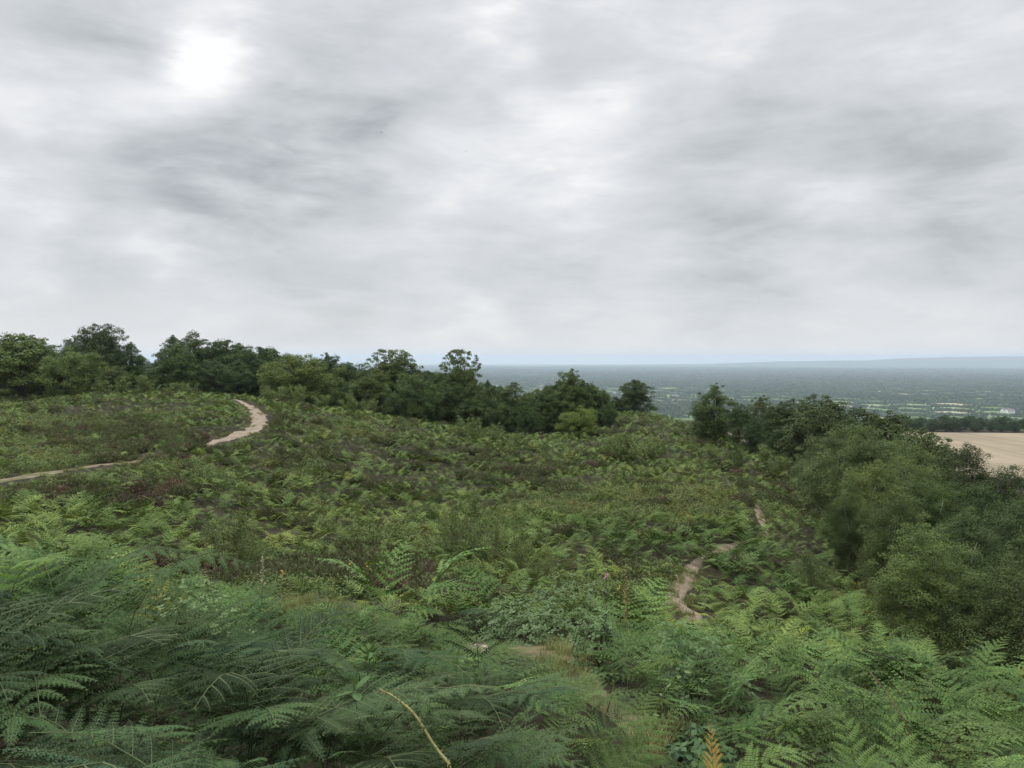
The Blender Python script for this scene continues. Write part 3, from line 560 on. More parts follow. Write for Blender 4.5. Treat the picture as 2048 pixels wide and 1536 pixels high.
# ------------------------------------------------------------------ trees and the wood
DK = (.62, .72, .75); MD = (.85, .9, .9); LT = (1.15, 1.12, .95); YG = (1.5, 1.42, .95); BG = (.75, .8, .85)
WL = 'trees of the wood on the left skyline'
for nm, px, top, Y, kd, wd, tint, lab in (
 ('oak_tree', 45, 662, 93, 'oak', 1.25, LT, 'broad bright green oak at the left edge of the photo'),
 ('oak_tree', 140, 690, 90, 'wide', 1.0, LT, 'round bright green oak with low skirts, right of the leftmost oak'),
 ('birch_tree', 184, 645, 101, 'birch', 1.15, MD, 'tall feathery birch with twin beside it, left of the skyline notch'),
 ('birch_tree', 217, 645, 102, 'birch', 1.15, MD, 'tall feathery birch, right one of the twin skyline birches'),
 ('birch_tree', 148, 668, 104, 'birch', 1.1, MD, 'short birch top behind the bright oaks'),
 ('broadleaf_tree', 262, 682, 101, 'tall', .8, DK, 'dark rounded tree right of the twin birches'),
 ('oak_tree', 228, 728, 91, 'wide', .9, (.9, .85, .8), 'low olive brown oak under the twin birches'),
 ('broadleaf_tree', 355, 690, 93, 'oak', 1.0, MD, 'tree left of the highest crown behind the sandy path'),
 ('broadleaf_tree', 390, 658, 104, 'tall', 1.15, MD, 'highest peaked crown of the wood behind the sandy path'),
 ('broadleaf_tree', 345, 668, 108, 'tall', .8, DK, 'narrow dark crown just left of the highest crown'),
 ('broadleaf_tree', 450, 676, 104, 'oak', 1.0, DK, 'dark tree right of the highest crown'),
 ('broadleaf_tree', 480, 684, 112, 'tall', .9, DK, 'thin dark crown on the skyline above the path'),
 ('broadleaf_tree', 430, 715, 95, 'wide', .8, DK, 'dark spreading tree above the start of the sandy path'),
 ('oak_tree', 595, 703, 91, 'wide', 1.05, (1.2, 1.12, .85), 'domed yellow green oak standing right of the sandy path'),
 ('broadleaf_tree', 525, 690, 112, 'oak', .9, DK, 'skyline tree left behind the domed yellow green oak'),
 ('broadleaf_tree', 655, 703, 108, 'tall', .8, DK, 'dark peaked tree rising right behind the domed oak'),
 ('broadleaf_tree', 700, 722, 110, 'oak', .9, DK, 'dark tree on the falling skyline right of the domed oak'),
 ('broadleaf_tree', 690, 765, 96, 'wide', .65, MD, 'low grey green tree between the domed oak and the airy tree'),
 ('ash_tree', 782, 696, 97, 'open', 1.12, (1.1, 1.05, .95), 'airy topped tree with sky showing through, left of the slim airy tree'),
 ('broadleaf_tree', 755, 735, 94, 'oak', .8, (1.05, 1., .9), 'leafy tree at the left foot of the airy topped tree'),
 ('broadleaf_tree', 825, 745, 90, 'wide', .7, MD, 'rounded tree in front of the airy topped tree'),
 ('broadleaf_tree', 860, 738, 100, 'oak', .8, MD, 'tree filling the gap between the two airy topped trees'),
 ('rowan_tree', 922, 696, 96, 'open', .78, (1., 1., .9), 'slim tree with a sparse upright crown above the horizon'),
 ('broadleaf_tree', 945, 760, 93, 'oak', .65, (.8, .8, .75), 'dark rounded tree at the foot of the slim sparse tree'),
 ('broadleaf_tree', 975, 758, 104, 'tall', .55, DK, 'small dark crown right of the slim sparse tree'),
 ('broadleaf_tree', 1000, 770, 99, 'slim', 1.1, MD, 'greenish narrow tree left of the bare topped tree'),
 ('broadleaf_tree', 1028, 762, 92, 'slim', 1.3, (.85, .85, .8), 'dark narrow tree with bare twigs at its top'),
 ('broadleaf_tree', 1075, 775, 96, 'oak', .8, LT, 'yellowish green rounded tree left of the central peaked tree'),
 ('broadleaf_tree', 1055, 800, 88, 'wide', .5, DK, 'low dark tree below the yellowish rounded tree'),
 ('oak_tree', 1142, 735, 92, 'tall', .85, (1., 1., .85), 'central peaked oak with ragged top against the plain'),
 ('oak_tree', 1190, 770, 93, 'oak', .85, (1., 1., .85), 'rounded oak joined to the right side of the central peaked oak'),
 ('oak_tree', 1215, 805, 90, 'wide', .5, DK, 'low dark tree at the right foot of the central oaks'),
 ('hawthorn_bush', 1160, 808, 80, 'wide', .95, YG, 'bright yellow green bushy tree in front of the central peaked oak'),
 ('oak_tree', 1270, 757, 128, 'oak', 1.0, (.6, .62, .6), 'lone dark spreading oak at the end of the heath with plain behind'),
 ('oak_tree', 1235, 790, 126, 'wide', .6, (.55, .6, .6), 'low dark tree touching the left of the lone spreading oak'),
 ('birch_tree', 1428, 764, 73, 'birch', 1.25, (.95, 1., .85), 'separate rounded birch at the left end of the right hand wood'),
 ('birch_tree', 1408, 800, 75, 'birch', 1.1, (.75, .8, .7), 'smaller dark birch against the left side of the rounded birch')):
    k = 2.0 if False else 1.0
    ptree(nm, px, top, Y, kd, lab, wide=wd, tint=tint)
for px, top, Y, kd, wd in ((735,738,99,'oak',.9),(768,722,100,'oak',.8),(805,712,99,'oak',.85),(925,738,98,'oak',.6),(1142,752,95,'oak',.9),(1110,765,96,'oak',.8),(600,720,97,'wide',.9),(665,715,108,'oak',.8),(850,755,92,'wide',.7),(885,742,99,'oak',.8),(905,760,94,'oak',.7),(840,738,101,'oak',.8),(870,748,97,'tall',.8),(985,768,97,'oak',.7),(1010,785,93,'oak',.7),(1060,782,95,'oak',.7),(1100,775,94,'oak',.7),(1165,760,93,'oak',.8),(1205,785,93,'oak',.6),(940,790,91,'oak',.7),(975,790,95,'oak',.8),(1005,800,90,'wide',.6),(1030,800,96,'oak',.7),(1080,805,93,'wide',.6),(1115,800,93,'oak',.8),(1180,810,91,'wide',.6),(1225,815,97,'oak',.6),(880,750,108,'oak',1),(1050,785,110,'oak',.8),(1110,785,108,'oak',1),(1245,800,128,'oak',.8),(830,800,88,'wide',.6),(780,805,90,'wide',.6)):
    ptree('broadleaf_tree', px, top, Y, kd, 'dim tree in the thick of the belt across the middle of the heath', wide=wd*1.1, tint=(.72, .76, .72), group='trees in the belt across the middle')
for i in range(52):       # the body of the left wood behind the named trees
    px = -380+(i % 26)*44+(i//26)*22; Y = 106-(i//26)*7+rnd.uniform(0, 12)
    if px > 720: continue
    top = np.interp(px, [-400, 0, 300, 390, 520, 640, 740, 760], [650, 668, 706, 680, 692, 708, 738, 745])+rnd.uniform(2, 12)+(i//26)*18
    ptree('woodland_tree', px, top, Y, rnd.choice(['oak', 'tall', 'oak']), 'dark tree deep in the wood on the left skyline', wide=1.0, tint=DK, group=WL)
# wood on the right: birches stepping down the slope
WG = 'birches of the wood on the right slope'
RB = [(1862,1042,21.5,1.15,(1.4,1.4,1.15),'nearest full birch of the right wood, wide crown above the bracken bank'),
 (2035,1100,19.5,1.1,(.85,.85,.75),'birch cut by the right edge, lowest of the right wood'),
 (1745,915,33,1.05,(1.55,1.45,1.15),'light olive birch standing forward at the left edge of the wood'),
 (1700,960,30,.8,(.85,.9,.75),'short birch at the left foot of the light olive birch'),
 (1790,985,27,.85,(.9,.92,.8),'birch behind the left shoulder of the nearest full birch'),
 (1640,868,49,1.0,(.8,.82,.75),'dark brownish birch where the bracken meets the wood'),
 (1690,850,52,1.0,(.95,.95,.8),'birch right behind the dark brownish birch'),
 (1930,880,46,.95,(.6,.6,.55),'spindly dark birch standing against the tan field'),
 (1965,960,36,1.1,(.62,.74,.58),'birch below the tan field near the right edge'),
 (2010,925,45,1.1,(.8,.85,.75),'birch rising at the right edge below the tan field'),
 (1870,940,37,1.1,(.9,1.,.8),'mid wood birch above the nearest full birch'),
 (1940,1010,28,1.1,(.8,.85,.75),'birch right behind the nearest full birch'),
 (2045,1000,30,1.1,(.75,.8,.7),'dim birch at the right edge in the middle of the wood'),
 (1810,905,44,1.1,(1.45,1.4,1.05),'yellowish birch in the middle of the wood'),
 (1600,795,66,1.1,(.8,.85,.8),'skyline birch of the right wood nearest its centre'),
 (1520,788,72,1.0,(1.0,1.0,.85),'greener birch at the left of the right wood skyline'),
 (1560,800,67,1.0,(.7,.75,.7),'dark birch between two skyline birches of the right wood'),
 (1650,786,70,1.2,(.75,.75,.65),'twin topped brownish birch, highest of the right wood'),
 (1480,806,70,1.0,(.75,.85,.75),'dark birch right of the separate rounded birch'),
 (1510,830,63,.9,(.65,.75,.7),'low dark birch at the bracken edge under the skyline'),
 (1560,850,60,.9,(.65,.75,.7),'low dark birch above the deep bracken corner'),
 (1730,812,66,1.1,(.7,.75,.65),'rounded dark birch on the wood skyline left of the falling edge'),
 (1795,818,64,1.1,(.85,.85,.7),'birch on the falling edge of the wood skyline'),
 (1845,852,56,1.1,(.85,.85,.7),'birch at the outer edge of the wood above the tan field')]
for px, top, Y, wd, tint, lab in RB: ptree('birch_tree', px, top, Y, 'birch', lab, wide=wd*1.25, tint=tint)
placed = [((px-HX)/F*Y, Y) for px, top, Y, *_ in RB]
PTX = [1450, 1500, 1560, 1620, 1650, 1700, 1800, 1850, 1870, 1920, 1960, 2048, 2300]; PTY = [800, 796, 806, 796, 792, 815, 825, 858, 890, 905, 912, 945, 1010]
cnt_ = 0; Yv = 15.0
while Yv < 96:
    st = 3.6+.014*Yv; xe = float(edge(Yv))+1.6; x_ = xe+rnd.uniform(0, 1.5)
    while x_ < .80*Yv+4:
        xx = x_+rnd.uniform(-.8, .8); yy = Yv+rnd.uniform(-1, 1); px = HX+xx/yy*F
        lo = HY-H1(xx, yy)/yy*F
        if min((xx-a)**2+(yy-b_)**2 for a, b_ in placed) > 6.5 and not (px < 1840 and Yv < 20):
            hh = rnd.uniform(5.0, 7.6)*(.8 if Yv < 30 else 1); top = lo-hh/yy*F; lim_ = np.interp(px, PTX, PTY)+rnd.uniform(2, 26)
            if yy < 44: lim_ = max(lim_, np.interp(px, [1560, 1640, 1700, 1760, 1860, 1960, 2048, 2300], [1010, 960, 940, 930, 980, 990, 1010, 1100])-60*(yy > 30)-40*(yy > 36))
            if yy < 24: lim_ = max(lim_, 1085)
            top = max(top, lim_)
            if (lo-top)/F*yy > 2.6:
                g = rnd.uniform(.6, 1.45); tree('birch_tree', xx, yy, (lo-top)/F*yy, 'birch', 'birch in the thick of the wood on the right slope', group=WG, tint=(g*1.02, g, g*.92), wide=rnd.uniform(1.25, 1.65)); placed.append((xx, yy)); cnt_ += 1
        x_ += st*rnd.uniform(.9, 1.3)
    Yv += st
print('wood fill', cnt_)


# ------------------------------------------------------------------ tan field, hedge trees, plain
def tan_field():
    xs = np.linspace(90, 430, 70); ys = np.linspace(212, 349, 45); X_, Y_ = np.meshgrid(xs, ys)
    Yw = Y_+4*np.sin(X_*.02); Z_ = H(X_.ravel(), Yw.ravel()).reshape(X_.shape)+.45
    Z_ = Z_+1.6*np.exp(-((Yw-300)/30)**2)*np.sin(X_*.012+.5)
    Z_[0] -= 2; Z_[-1] -= 2; Z_[:, 0] -= 2; Z_[:, -1] -= 2
    n = len(xs); me = bpy.data.meshes.new('field'); me.from_pydata(np.stack([X_, Yw, Z_], 2).reshape(-1, 3).tolist(), [], [(j*n+i, j*n+i+1, (j+1)*n+i+1, (j+1)*n+i) for j in range(len(ys)-1) for i in range(n-1)])
    m, nt, N = mat('ripe_corn'); g = N('ShaderNodeNewGeometry')
    c = ramp(nt, noise(nt, g.outputs['Position'], .03, 5, .6), [(.35, (.165, .13, .08)), (.6, (.225, .175, .11))])
    mp = N('ShaderNodeMapping'); nt.links.new(g.outputs['Position'], mp.inputs[0]); mp.inputs['Rotation'].default_value = (0, 0, .35); mp.inputs['Scale'].default_value = (1, .02, 1)
    f = ramp(nt, noise(nt, mp.outputs[0], .5, 3, .6), [(.38, (.82, .84, .8)), (.5, (1, 1, 1))]); c = mul(nt, c, f)
    wv = N('ShaderNodeTexWave'); wv.inputs['Scale'].default_value = .014; wv.inputs['Distortion'].default_value = 1.2; nt.links.new(mp.outputs[0], wv.inputs['Vector'])
    c = mul(nt, c, ramp(nt, wv.outputs['Fac'], [(0, (.75, .75, .72)), (.03, (1, 1, 1))]))
    b = N('ShaderNodeBsdfPrincipled'); nt.links.new(c, b.inputs['Base Color']); b.inputs['Roughness'].default_value = .9
    o = N('ShaderNodeOutputMaterial'); nt.links.new(b.outputs[0], o.inputs[0]); me.materials.append(m); me.polygons.foreach_set('use_smooth', [True]*len(me.polygons))
    tag(ob('field', me), 'tan field of ripe corn below the right hand wood', None, kind='structure')
tan_field()
HG = 'hedge trees along the far side of the tan field'
for i in range(110):
    x_ = 105+(i % 64)*4.3+rnd.uniform(-1.5, 1.5); y_ = 353+4*math.sin(x_*.02)+rnd.uniform(-1, 9)+(i//64)*rnd.uniform(8, 40)
    tree('hedge_tree', x_, y_, rnd.uniform(3.4, 5.6)+(i//64)*.8, rnd.choice(['oak', 'oak', 'wide']), 'dark hedge tree along the far side of the tan field', group=HG, tint=(.5, .58, .6), wide=1.1)
def blob(seed, n=90):
    r_ = np.random.default_rng(seed); d = rdir(r_, n); d[:, 2] = np.abs(d[:, 2])*1.0-.15; k = r_.uniform(.6, 1.05, n)*(1+.2*np.sin(4*d[:, 0]+seed))
    p = d*k[:, None]*np.array((.5, .5, .85))+np.array((0, 0, .12)); nn = unit(d+rdir(r_, n)*.5); return quads_mesh('far_tree', leafdiamond(p, np.cross(nn, rdir(r_, n)), nn, .34*r_.uniform(.7, 1.3, n), .26), M['far'])
def plain():
    fm = [blob(i) for i in range(5)]; r_ = np.random.default_rng(4); n = 600000
    rr = 760*(13500/760)**r_.random(n)       # as many per step of distance: even cover on the eye
    keep = r_.random(n) < np.clip((rr/9000)**1.0, .035, 1); rr = rr[keep]; n = len(rr)
    az = R(39)*(r_.random(n)*2-1); x = rr*np.sin(az); y = rr*np.cos(az)
    snap = r_.random(n) < .66; which = r_.random(n) < .5
    for it in range(4):      # slide two thirds of them onto the field boundaries
        for w_, (a, b_, wv) in enumerate(LAT):
            u = a*x+b_*y+np.sin(wv[0]*x+wv[1]*y)*wv[2]; du = np.round(u)-u; m_ = snap & (which == (w_ == 0)); gx, gy = a, b_; g2 = a*a+b_*b_
            x = np.where(m_, x+du*gx/g2*.9, x); y = np.where(m_, y+du*gy/g2*.9, y)
    wd = fbm(x, y, .0016, 51, 3); free = ~snap; ok_ = snap | (wd+(r_.random(n)-.5)*.04 > .53)
    ok_ &= ~(((x > 85) & (x < 440) & (y < 372)) | (np.hypot(x, y) < 400) & (x < 60))
    x = x[ok_]; y = y[ok_]; n = len(x); d = np.hypot(x, y)
    s_ = r_.uniform(5, 12, n)*(1+np.clip((d-3500)/5000, 0, 2.2))*np.where(snap[ok_], .85, 1.1); hz = s_*r_.uniform(.7, 1.1, n)/(1+np.clip((d-3500)/6500, 0, 1.2))
    wdt = s_*r_.uniform(.9, 1.6, n)*(1+np.clip((d-2500)/5000, 0, 1.2)); g = r_.uniform(.7, 1.25, n)
    print('far trees', n)
    scatter('distant_trees', fm, np.stack([x, y, H(x, y)-.5], 1), np.stack([x*0, x*0, r_.uniform(0, 6.28, n)], 1), np.stack([wdt, wdt, hz], 1), r_.integers(0, 5, n), np.stack([g, g, g*.95], 1), 'countless small trees and hedges dotting the far plain', 'trees')
plain()
def hills():
    xs = np.linspace(-17000, 21000, 300); rows = [(11500, 0), (12600, .35), (13800, .75), (14800, 1.0), (16500, .6), (19000, .2), (22500, 0)]
    V = []
    for yb, k in rows:
        px = HX+xs/14800*F; top = np.interp(px, [600, 900, 1020, 1060, 1100, 1250, 1400, 1500, 1620, 1720, 1800, 1900, 2048, 2400], [731, 731, 730, 731, 731, 729, 728, 725, 722, 721, 716, 714, 713, 710])
        zt = (HY-top)/F*14800+(fbm(xs, xs*0, .0009, 71, 4)-.5)*26; base = H(xs, xs*0+yb)-25
        yy = yb+(fbm(xs, xs*0+yb, .0003, 73, 3)-.5)*1100; V.append(np.c_[xs, yy, base*(1-k)+np.maximum(zt, base)*k])
    V = np.array(V); n = len(xs); me = bpy.data.meshes.new('hills'); me.from_pydata(V.reshape(-1, 3).tolist(), [], [(j*n+i, j*n+i+1, (j+1)*n+i+1, (j+1)*n+i) for j in range(len(rows)-1) for i in range(n-1)])
    me.materials.append(plain_mat('wooded_hills', [(.03, .05, .025), (.05, .075, .035), (.09, .12, .05)], .0012, .95)); me.polygons.foreach_set('use_smooth', [True]*len(me.polygons))
    tag(ob('hills', me), 'low blue hills on the right of the horizon', None, kind='structure')
hills()
WM = plain_mat('white_render', [(.72, .7, .66), (.8, .78, .74)], 2); RM = plain_mat('slate_roof', [(.12, .11, .11), (.2, .17, .16)], 2); GM = plain_mat('window_dark', [(.04, .05, .06), (.06, .07, .08)], 2, .2)
def boxes(lst):
    m = MB()
    for (x0, y0, z0, x1, y1, z1) in lst:
        m.add([(x, y, z) for x in (x0, x1) for y in (y0, y1) for z in (z0, z1)], [(0, 1, 3, 2), (4, 6, 7, 5), (0, 4, 5, 1), (2, 3, 7, 6), (0, 2, 6, 4), (1, 5, 7, 3)])
    return m
def house_meshes():
    w_ = boxes([(-8, -4, -1, 8, 4, 5.2)]); w_.add([(-8, -4, 5.2), (-8, 4, 5.2), (-8, 0, 8.6)], [(0, 1, 2)]); w_.add([(8, -4, 5.2), (8, 4, 5.2), (8, 0, 8.6)], [(0, 1, 2)])
    r_ = MB(); r_.add([(-8.5, -4.6, 4.9), (8.5, -4.6, 4.9), (8.5, 0, 8.9), (-8.5, 0, 8.9), (-8.5, 4.6, 4.9), (8.5, 4.6, 4.9), (-8.5, -4.6, 4.7), (8.5, -4.6, 4.7), (-8.5, 4.6, 4.7), (8.5, 4.6, 4.7)], [(0, 1, 2, 3), (3, 2, 5, 4), (0, 6, 7, 1), (4, 5, 9, 8)])
    return w_.mesh('house_wall', [WM]), r_.mesh('house_roof', [RM]), boxes([(5, -.6, 7, 6.2, .6, 10.2)]).mesh('chimney', [RM]), boxes([(-.7, -4.05, -.6, .7, -3.98, .6)]).mesh('window', [GM])
HM = house_meshes()
for px, Y, rz, lab in ((1515, 2300, .2, 'white farmhouse on the plain just above the left part of the birch wood'), (1530, 2350, .5, 'white barn beside the farmhouse above the birch wood'), (1596, 2500, 1.2, 'white house on the plain above the middle of the birch wood'),
  (2020, 2150, .1, 'white roofed farm near the right edge of the plain'), (2008, 2170, .6, 'pale house left of the farm near the right edge'), (1850, 3100, .3, 'pale cottage in the middle distance of the plain, right side'), (1080, 3600, .4, 'pale house on the plain left of the central peaked oak'), (1350, 3000, .2, 'small pale house right of the lone dark oak'), (1230, 3300, .8, 'pale house on the plain above the lone dark oak')):
    x_ = (px-HX)/F*Y; h_ = ob('farmhouse', None, None, (x_, Y, H1(x_, Y))); h_.rotation_euler = (0, 0, rz); h_.scale = (1.3, 1.3, 1.3); tag(h_, lab, 'house', 'houses on the plain')
    ob('wall', HM[0], h_); rf = ob('roof', HM[1], h_); ob('chimney', HM[2], rf)
    for wx in (-5.5, -2, 2, 5.5):
        for wz in (1.4, 3.9): ob('window', HM[3], h_, (wx, 0, wz))


# ------------------------------------------------------------------ single plants and small things on the heath
def sapling_meshes(seed, h=2.0, rad=.8, n=7000, leaf=.035, stems=9):
    r_ = np.random.default_rng(seed); tb = MB(); V = []
    for i in range(stems):
        a = r_.uniform(0, 6.28); rr = rad*r_.uniform(.15, 1)**.7; hh = h*(1-.45*(rr/rad)**2)*r_.uniform(.8, 1.1); e = np.array((math.cos(a)*rr, math.sin(a)*rr, hh)); b = e*np.array((.12, .12, 0))
        m_ = e*np.array((.45, .45, .5)); tb.tube([b, m_*.5+b*.5, m_, (m_+e)/2, e], [.016, .013, .01, .006, .003], 4)
        for q in range(13):
            t = r_.uniform(.15, 1); c = b*(1-t)**2+2*m_*t*(1-t)+e*t*t; d = unit(r_.normal(size=3)*np.array((1, 1, .4))+np.array((0, 0, .6))); l = .42*h/2*(1.15-t)*r_.uniform(.6, 1.2)+.08
            tb.tube([c, c+d*l], [.004, .002], 3); k = int(n/stems/13); u = r_.random(k); p = c+d*l*u[:, None]+r_.normal(size=(k, 3))*.055*h/2
            nn = unit(r_.normal(size=(k, 3))+np.array((0, 0, .6))); V.append(leafdiamond(p, np.cross(nn, rdir(r_, k)), nn, leaf*r_.uniform(.7, 1.3, k), leaf*.7*r_.uniform(.7, 1.2, k)))
    return tb.mesh('sapling_stems', [M['twig']]), quads_mesh('sapling_leaves', np.concatenate(V), M['sapling'])
SPm = [sapling_meshes(i+3) for i in range(4)]
SPf = [sapling_meshes(i+13, n=3600, leaf=.06, stems=8) for i in range(3)]
def sapling(px, base, Y, h, lab, tint=(1, 1, 1), wd=1.0, name='birch_sapling', cat='sapling', group=None):
    x = (px-HX)/F*Y; z = H1(x, Y); ms = (SPm if Y < 40 else SPf); ms = ms[rnd.randrange(len(ms))]
    t = ob(name, None, None, (x, Y, z-.03)); t.scale = (h/2*wd, h/2*wd, h/2); t.rotation_euler = (0, 0, rnd.uniform(0, 6.28)); tag(t, lab, cat, group)
    ob('stem', ms[0], t); c = ob('foliage', ms[1], t); c.color = (*tint, 1)
for a in (
 (935,0,20.5,1.9,'tallest feathery birch sapling in the middle of the heath',(.8,.85,.8),1.0),(985,0,19.5,1.7,'birch sapling right of the tallest mid heath sapling',(.95,1,.9),.9),(1035,0,18.5,1.5,'lower birch sapling sloping down right of the sapling pair',(1,1,.9),.95),(1085,0,17,1.0,'lowest birch sapling at the right end of the mid heath row',(1.05,1,.9),1.0),(900,0,21.5,1.6,'birch sapling at the left end of the mid heath row',(1,1,.9),.8),
 (455,0,16,1.5,'broad leafy sapling in the left part of the heath above the fern bank',(.85,.85,.8),1.15),(500,0,16.5,1.1,'small sapling touching the right side of the broad leafy one',(.9,.9,.8),.9),(345,0,35,2.0,'dark green sapling by the end of the left dirt path',(.75,.8,.8),.8),
 (195,0,46,1.7,'yellowish sapling among heather left of the sandy path',(1.1,1,.85),.9),(862,0,29,1.2,'small round sapling on the upper slope of the heath',(.8,.9,.8),.8),
 (1640,0,21,1.9,'grey green young birch at the edge of the right hand bracken',(.7,.75,.7),.8),(1610,0,22,1.3,'short young birch left of the grey green one',(.8,.8,.7),.8),(1480,0,52,2.0,'dark young birch where bracken narrows towards the right wood',(.6,.65,.6),.8),
 (1470,0,36,.8,'yellow green seedling birch above the upper end of the narrow path',(1.3,1.2,.8),.7)): sapling(*a[:7]) if len(a) < 7 else sapling(a[0], a[1], a[2], a[3], a[4], a[5], a[6])
SG = 'low birch scrub along the foot of the trees'
for px, Y, h, wd in ((150,90,2.4,1),(165,88,2.6,1.2),(205,87,2.0,1.3),(240,86,2.2,1),(290,86,2.5,1.1),(345,88,1.6,1.3),(380,87,1.8,1.2),(540,83,2.1,1.2),(560,82,2.4,1.2),(600,84,2.8,.9),(640,84,2.0,1.2),(700,86,2.6,.9),(735,86,2.4,1),(695,88,2,1),(955,66,2.5,1.0),(930,68,2.1,1.1),(985,66,1.9,1.2),(1035,64,1.5,1.2),(1065,64,1.4,1.2),
                     (1245,57,2.3,1.1),(1275,56,2.5,1.2),(1300,57,2.0,1.2),(1225,59,1.7,1.1),(1320,60,1.6,1.1),(1400,62,1.4,1.3),(1365,66,1.4,1.3),(1435,58,1.5,1.2),(1530,56,1.9,1.1),(1560,52,1.7,1.1)):
    sapling(px, 0, Y, h, 'low yellowish birch scrub at the foot of the trees', (1.05, 1.05, .85), wd*1.25, 'birch_scrub', 'scrub', SG)

# brambles
def bramble_meshes(seed, rad=.9, h=.55, n=900, leaf=.055):
    r_ = np.random.default_rng(seed); tb = MB(); V = []
    for i in range(16):
        a = r_.uniform(0, 6.28); rr = rad*r_.uniform(.5, 1.1); hh = h*r_.uniform(.8, 1.3); t = np.linspace(0, 1, 7); P_ = np.stack([np.cos(a)*rr*t, np.sin(a)*rr*t, hh*4*t*(1-t*.85)*.62], 1); tb.tube(P_, np.linspace(.006, .003, 7), 4)
    k = n; d = rdir(r_, k); d[:, 2] = abs(d[:, 2]); q = r_.uniform(.75, 1.02, k); c = d*q[:, None]*np.array((rad, rad, h))*(1+.18*np.sin(6*np.arctan2(d[:, 1], d[:, 0])))[:, None]
    up = unit(d*.6+np.array((0, 0, .8))+r_.normal(size=(k, 3))*.35); ax = unit(np.cross(up, rdir(r_, k)))
    for ang in (0, 1.9, -1.9):      # three leaflets to a leaf
        s_ = np.cross(up, ax); dd = ax*math.cos(ang)+s_*math.sin(ang); V.append(leafdiamond(c+dd*leaf*.55, dd, up, leaf*r_.uniform(.8, 1.2, k), leaf*.75))
    return tb.mesh('bramble_stems', [M['stalk']]), quads_mesh('bramble_leaves', np.concatenate(V), M['bramble'])
for i, (px, Y, rad, h, lf, tint, lab) in enumerate(((1075,9.9,.75,.45,.05,(.6,.68,.58),'pale leaved bramble bush behind the grassy gap'),(1010,10.6,.6,.5,.045,(.7,.8,.7),'darker bramble hummock left of the pale leaved bramble'),(1130,12.2,.9,.7,.05,(.6,.7,.58),'bramble tangle behind the pale leaved bramble'),
   (1385,7.1,.55,.85,.055,(.62,.74,.58),'bramble with large dull leaves inside the right fern bank'),(1200,7.9,.3,.6,.05,(.62,.74,.58),'bramble hanging at the left end of the right fern bank'),(385,5.2,.35,.95,.03,(.95,1,.9),'small leaved pale shrub behind the left ferns'),(1405,5.3,.25,.35,.06,(.6,.75,.75),'low bluish bramble patch at the foot of the right fern bank'))):
    x = (px-HX)/F*Y; a, b = bramble_meshes(i, rad, h, int(700*rad/.8) if i != 5 else 700, lf); t = ob('bramble_bush', None, None, (x, Y, H1(x, Y)-.02)); tag(t, lab, 'bramble'); ob('stem', a, t); q = ob('foliage', b, t); q.color = (*tint, 1)

# single fronds that stand out
def hero(px, Y, h, yaw, lab, kind='g', seed=0, arch=1.0, tilt=(0, 0), top=None, bright=1.0):
    wf = .38 if kind == 'd' else 1.0
    x = (px-HX)/F*Y; z = H1(x, Y)
    if top is not None: h = (HY-top)/F*Y-z
    lm = {'g': M['hero'], 'b': M['brightfern'], 'd': M['deadfern']}[kind]
    a, b = frond(900+seed, 0, arch, 'bracken_frond', [M['stalk'] if kind != 'd' else M['twig'], lm], 1.5, True, .54)
    t = ob('bracken_frond', None, None, (x, Y, z-.02)); zt = max(v.co.z for v in b.vertices); s_ = h/zt; sx_ = min(s_, .82)*wf; t.scale = (sx_, sx_, s_); t.rotation_euler = (tilt[0], tilt[1], R(yaw)); tag(t, lab, 'fern frond')
    ob('stalk', a, t); q = ob('blade', b, t); q.color = (bright, bright, bright, 1)
M['hero'] = leaf_mat('fern_leaf', [(.036, .068, .028), (.052, .092, .034), (.078, .122, .042)], 'obj', .08, .65, .08, 1.5)
HPM = [frond(1300+i, 0, rnd.uniform(.75, 1.1), 'bracken_frond', [M['stalk'], M['hero']], 1.5, True, .56) for i in range(14)]
HF = [(515,3.6,0,100,'upright fern frond tip standing up above the left fern bank','g',1,.35,1158),(700,5.6,0,-30,'arching bluish frond tip right of the upright tip','g',2,.75,1200),(385,3.2,0,95,'upright pale frond below and left of the upright tip','g',3,.4,1195),(270,2.9,0,80,'frond with a long pale stalk in the left fern bank','g',4,.5,1170),
 (60,2.5,0,-60,'drooping frond at the left edge of the fern bank','g',5,1.15,1250),(160,2.1,0,-100,'large frond spread towards the viewer, lower left','g',6,1.1,1330),(330,2.3,0,-75,'large hanging frond right of the lower left frond','g',7,1.15,1300),(480,2.6,0,-50,'broad frond sweeping down right in the left fern bank','g',8,1.1,1290),(120,3.2,0,20,'silvery arching frond at the top of the left fern bank','g',9,1.1,1095),(200,3.1,0,-10,'second silvery arching frond at the top of the left bank','g',10,1.1,1092),
 (620,2.9,0,-20,'curled frond near the bottom left of centre','g',11,1.0,1330),(560,2.3,0,-120,'frond hanging over the dark hollow at the bottom','g',12,1.15,1380),(880,3.6,0,10,'feathery frond lit from above in the middle fern bank','g',13,.95,1330),(980,4.0,0,-40,'frond with drooping fingers in the middle fern bank','g',14,1.0,1315),(1000,2.5,0,60,'upright comb shaped frond at the bottom centre','g',15,.45,1470),
 (1772,3.4,0,95,'bright yellow green frond tip at the bottom right','b',16,.3,1468),(1862,3.4,0,80,'second bright yellow green frond tip, right of the first','b',17,.35,1480),(1400,3.6,0,10,'bright frond at the bottom beside the orange one','b',18,1.0,1500),(1432,4.1,0,90,'orange dead bracken frond at the bottom right of centre','d',19,.55,1452),
 (1955,9.3,0,30,'bright green frond on top of the right fern bank','b',20,.9,1277),(2010,7.5,0,-20,'frond tip reaching out at the right edge of the fern bank','g',21,.8,1300),(10,4.2,0,-30,'light green frond tip at the left edge above the fern bank','b',22,.9,1085),(5,3.4,0,-20,'yellow green frond low at the left edge','b',23,1.0,1190)]
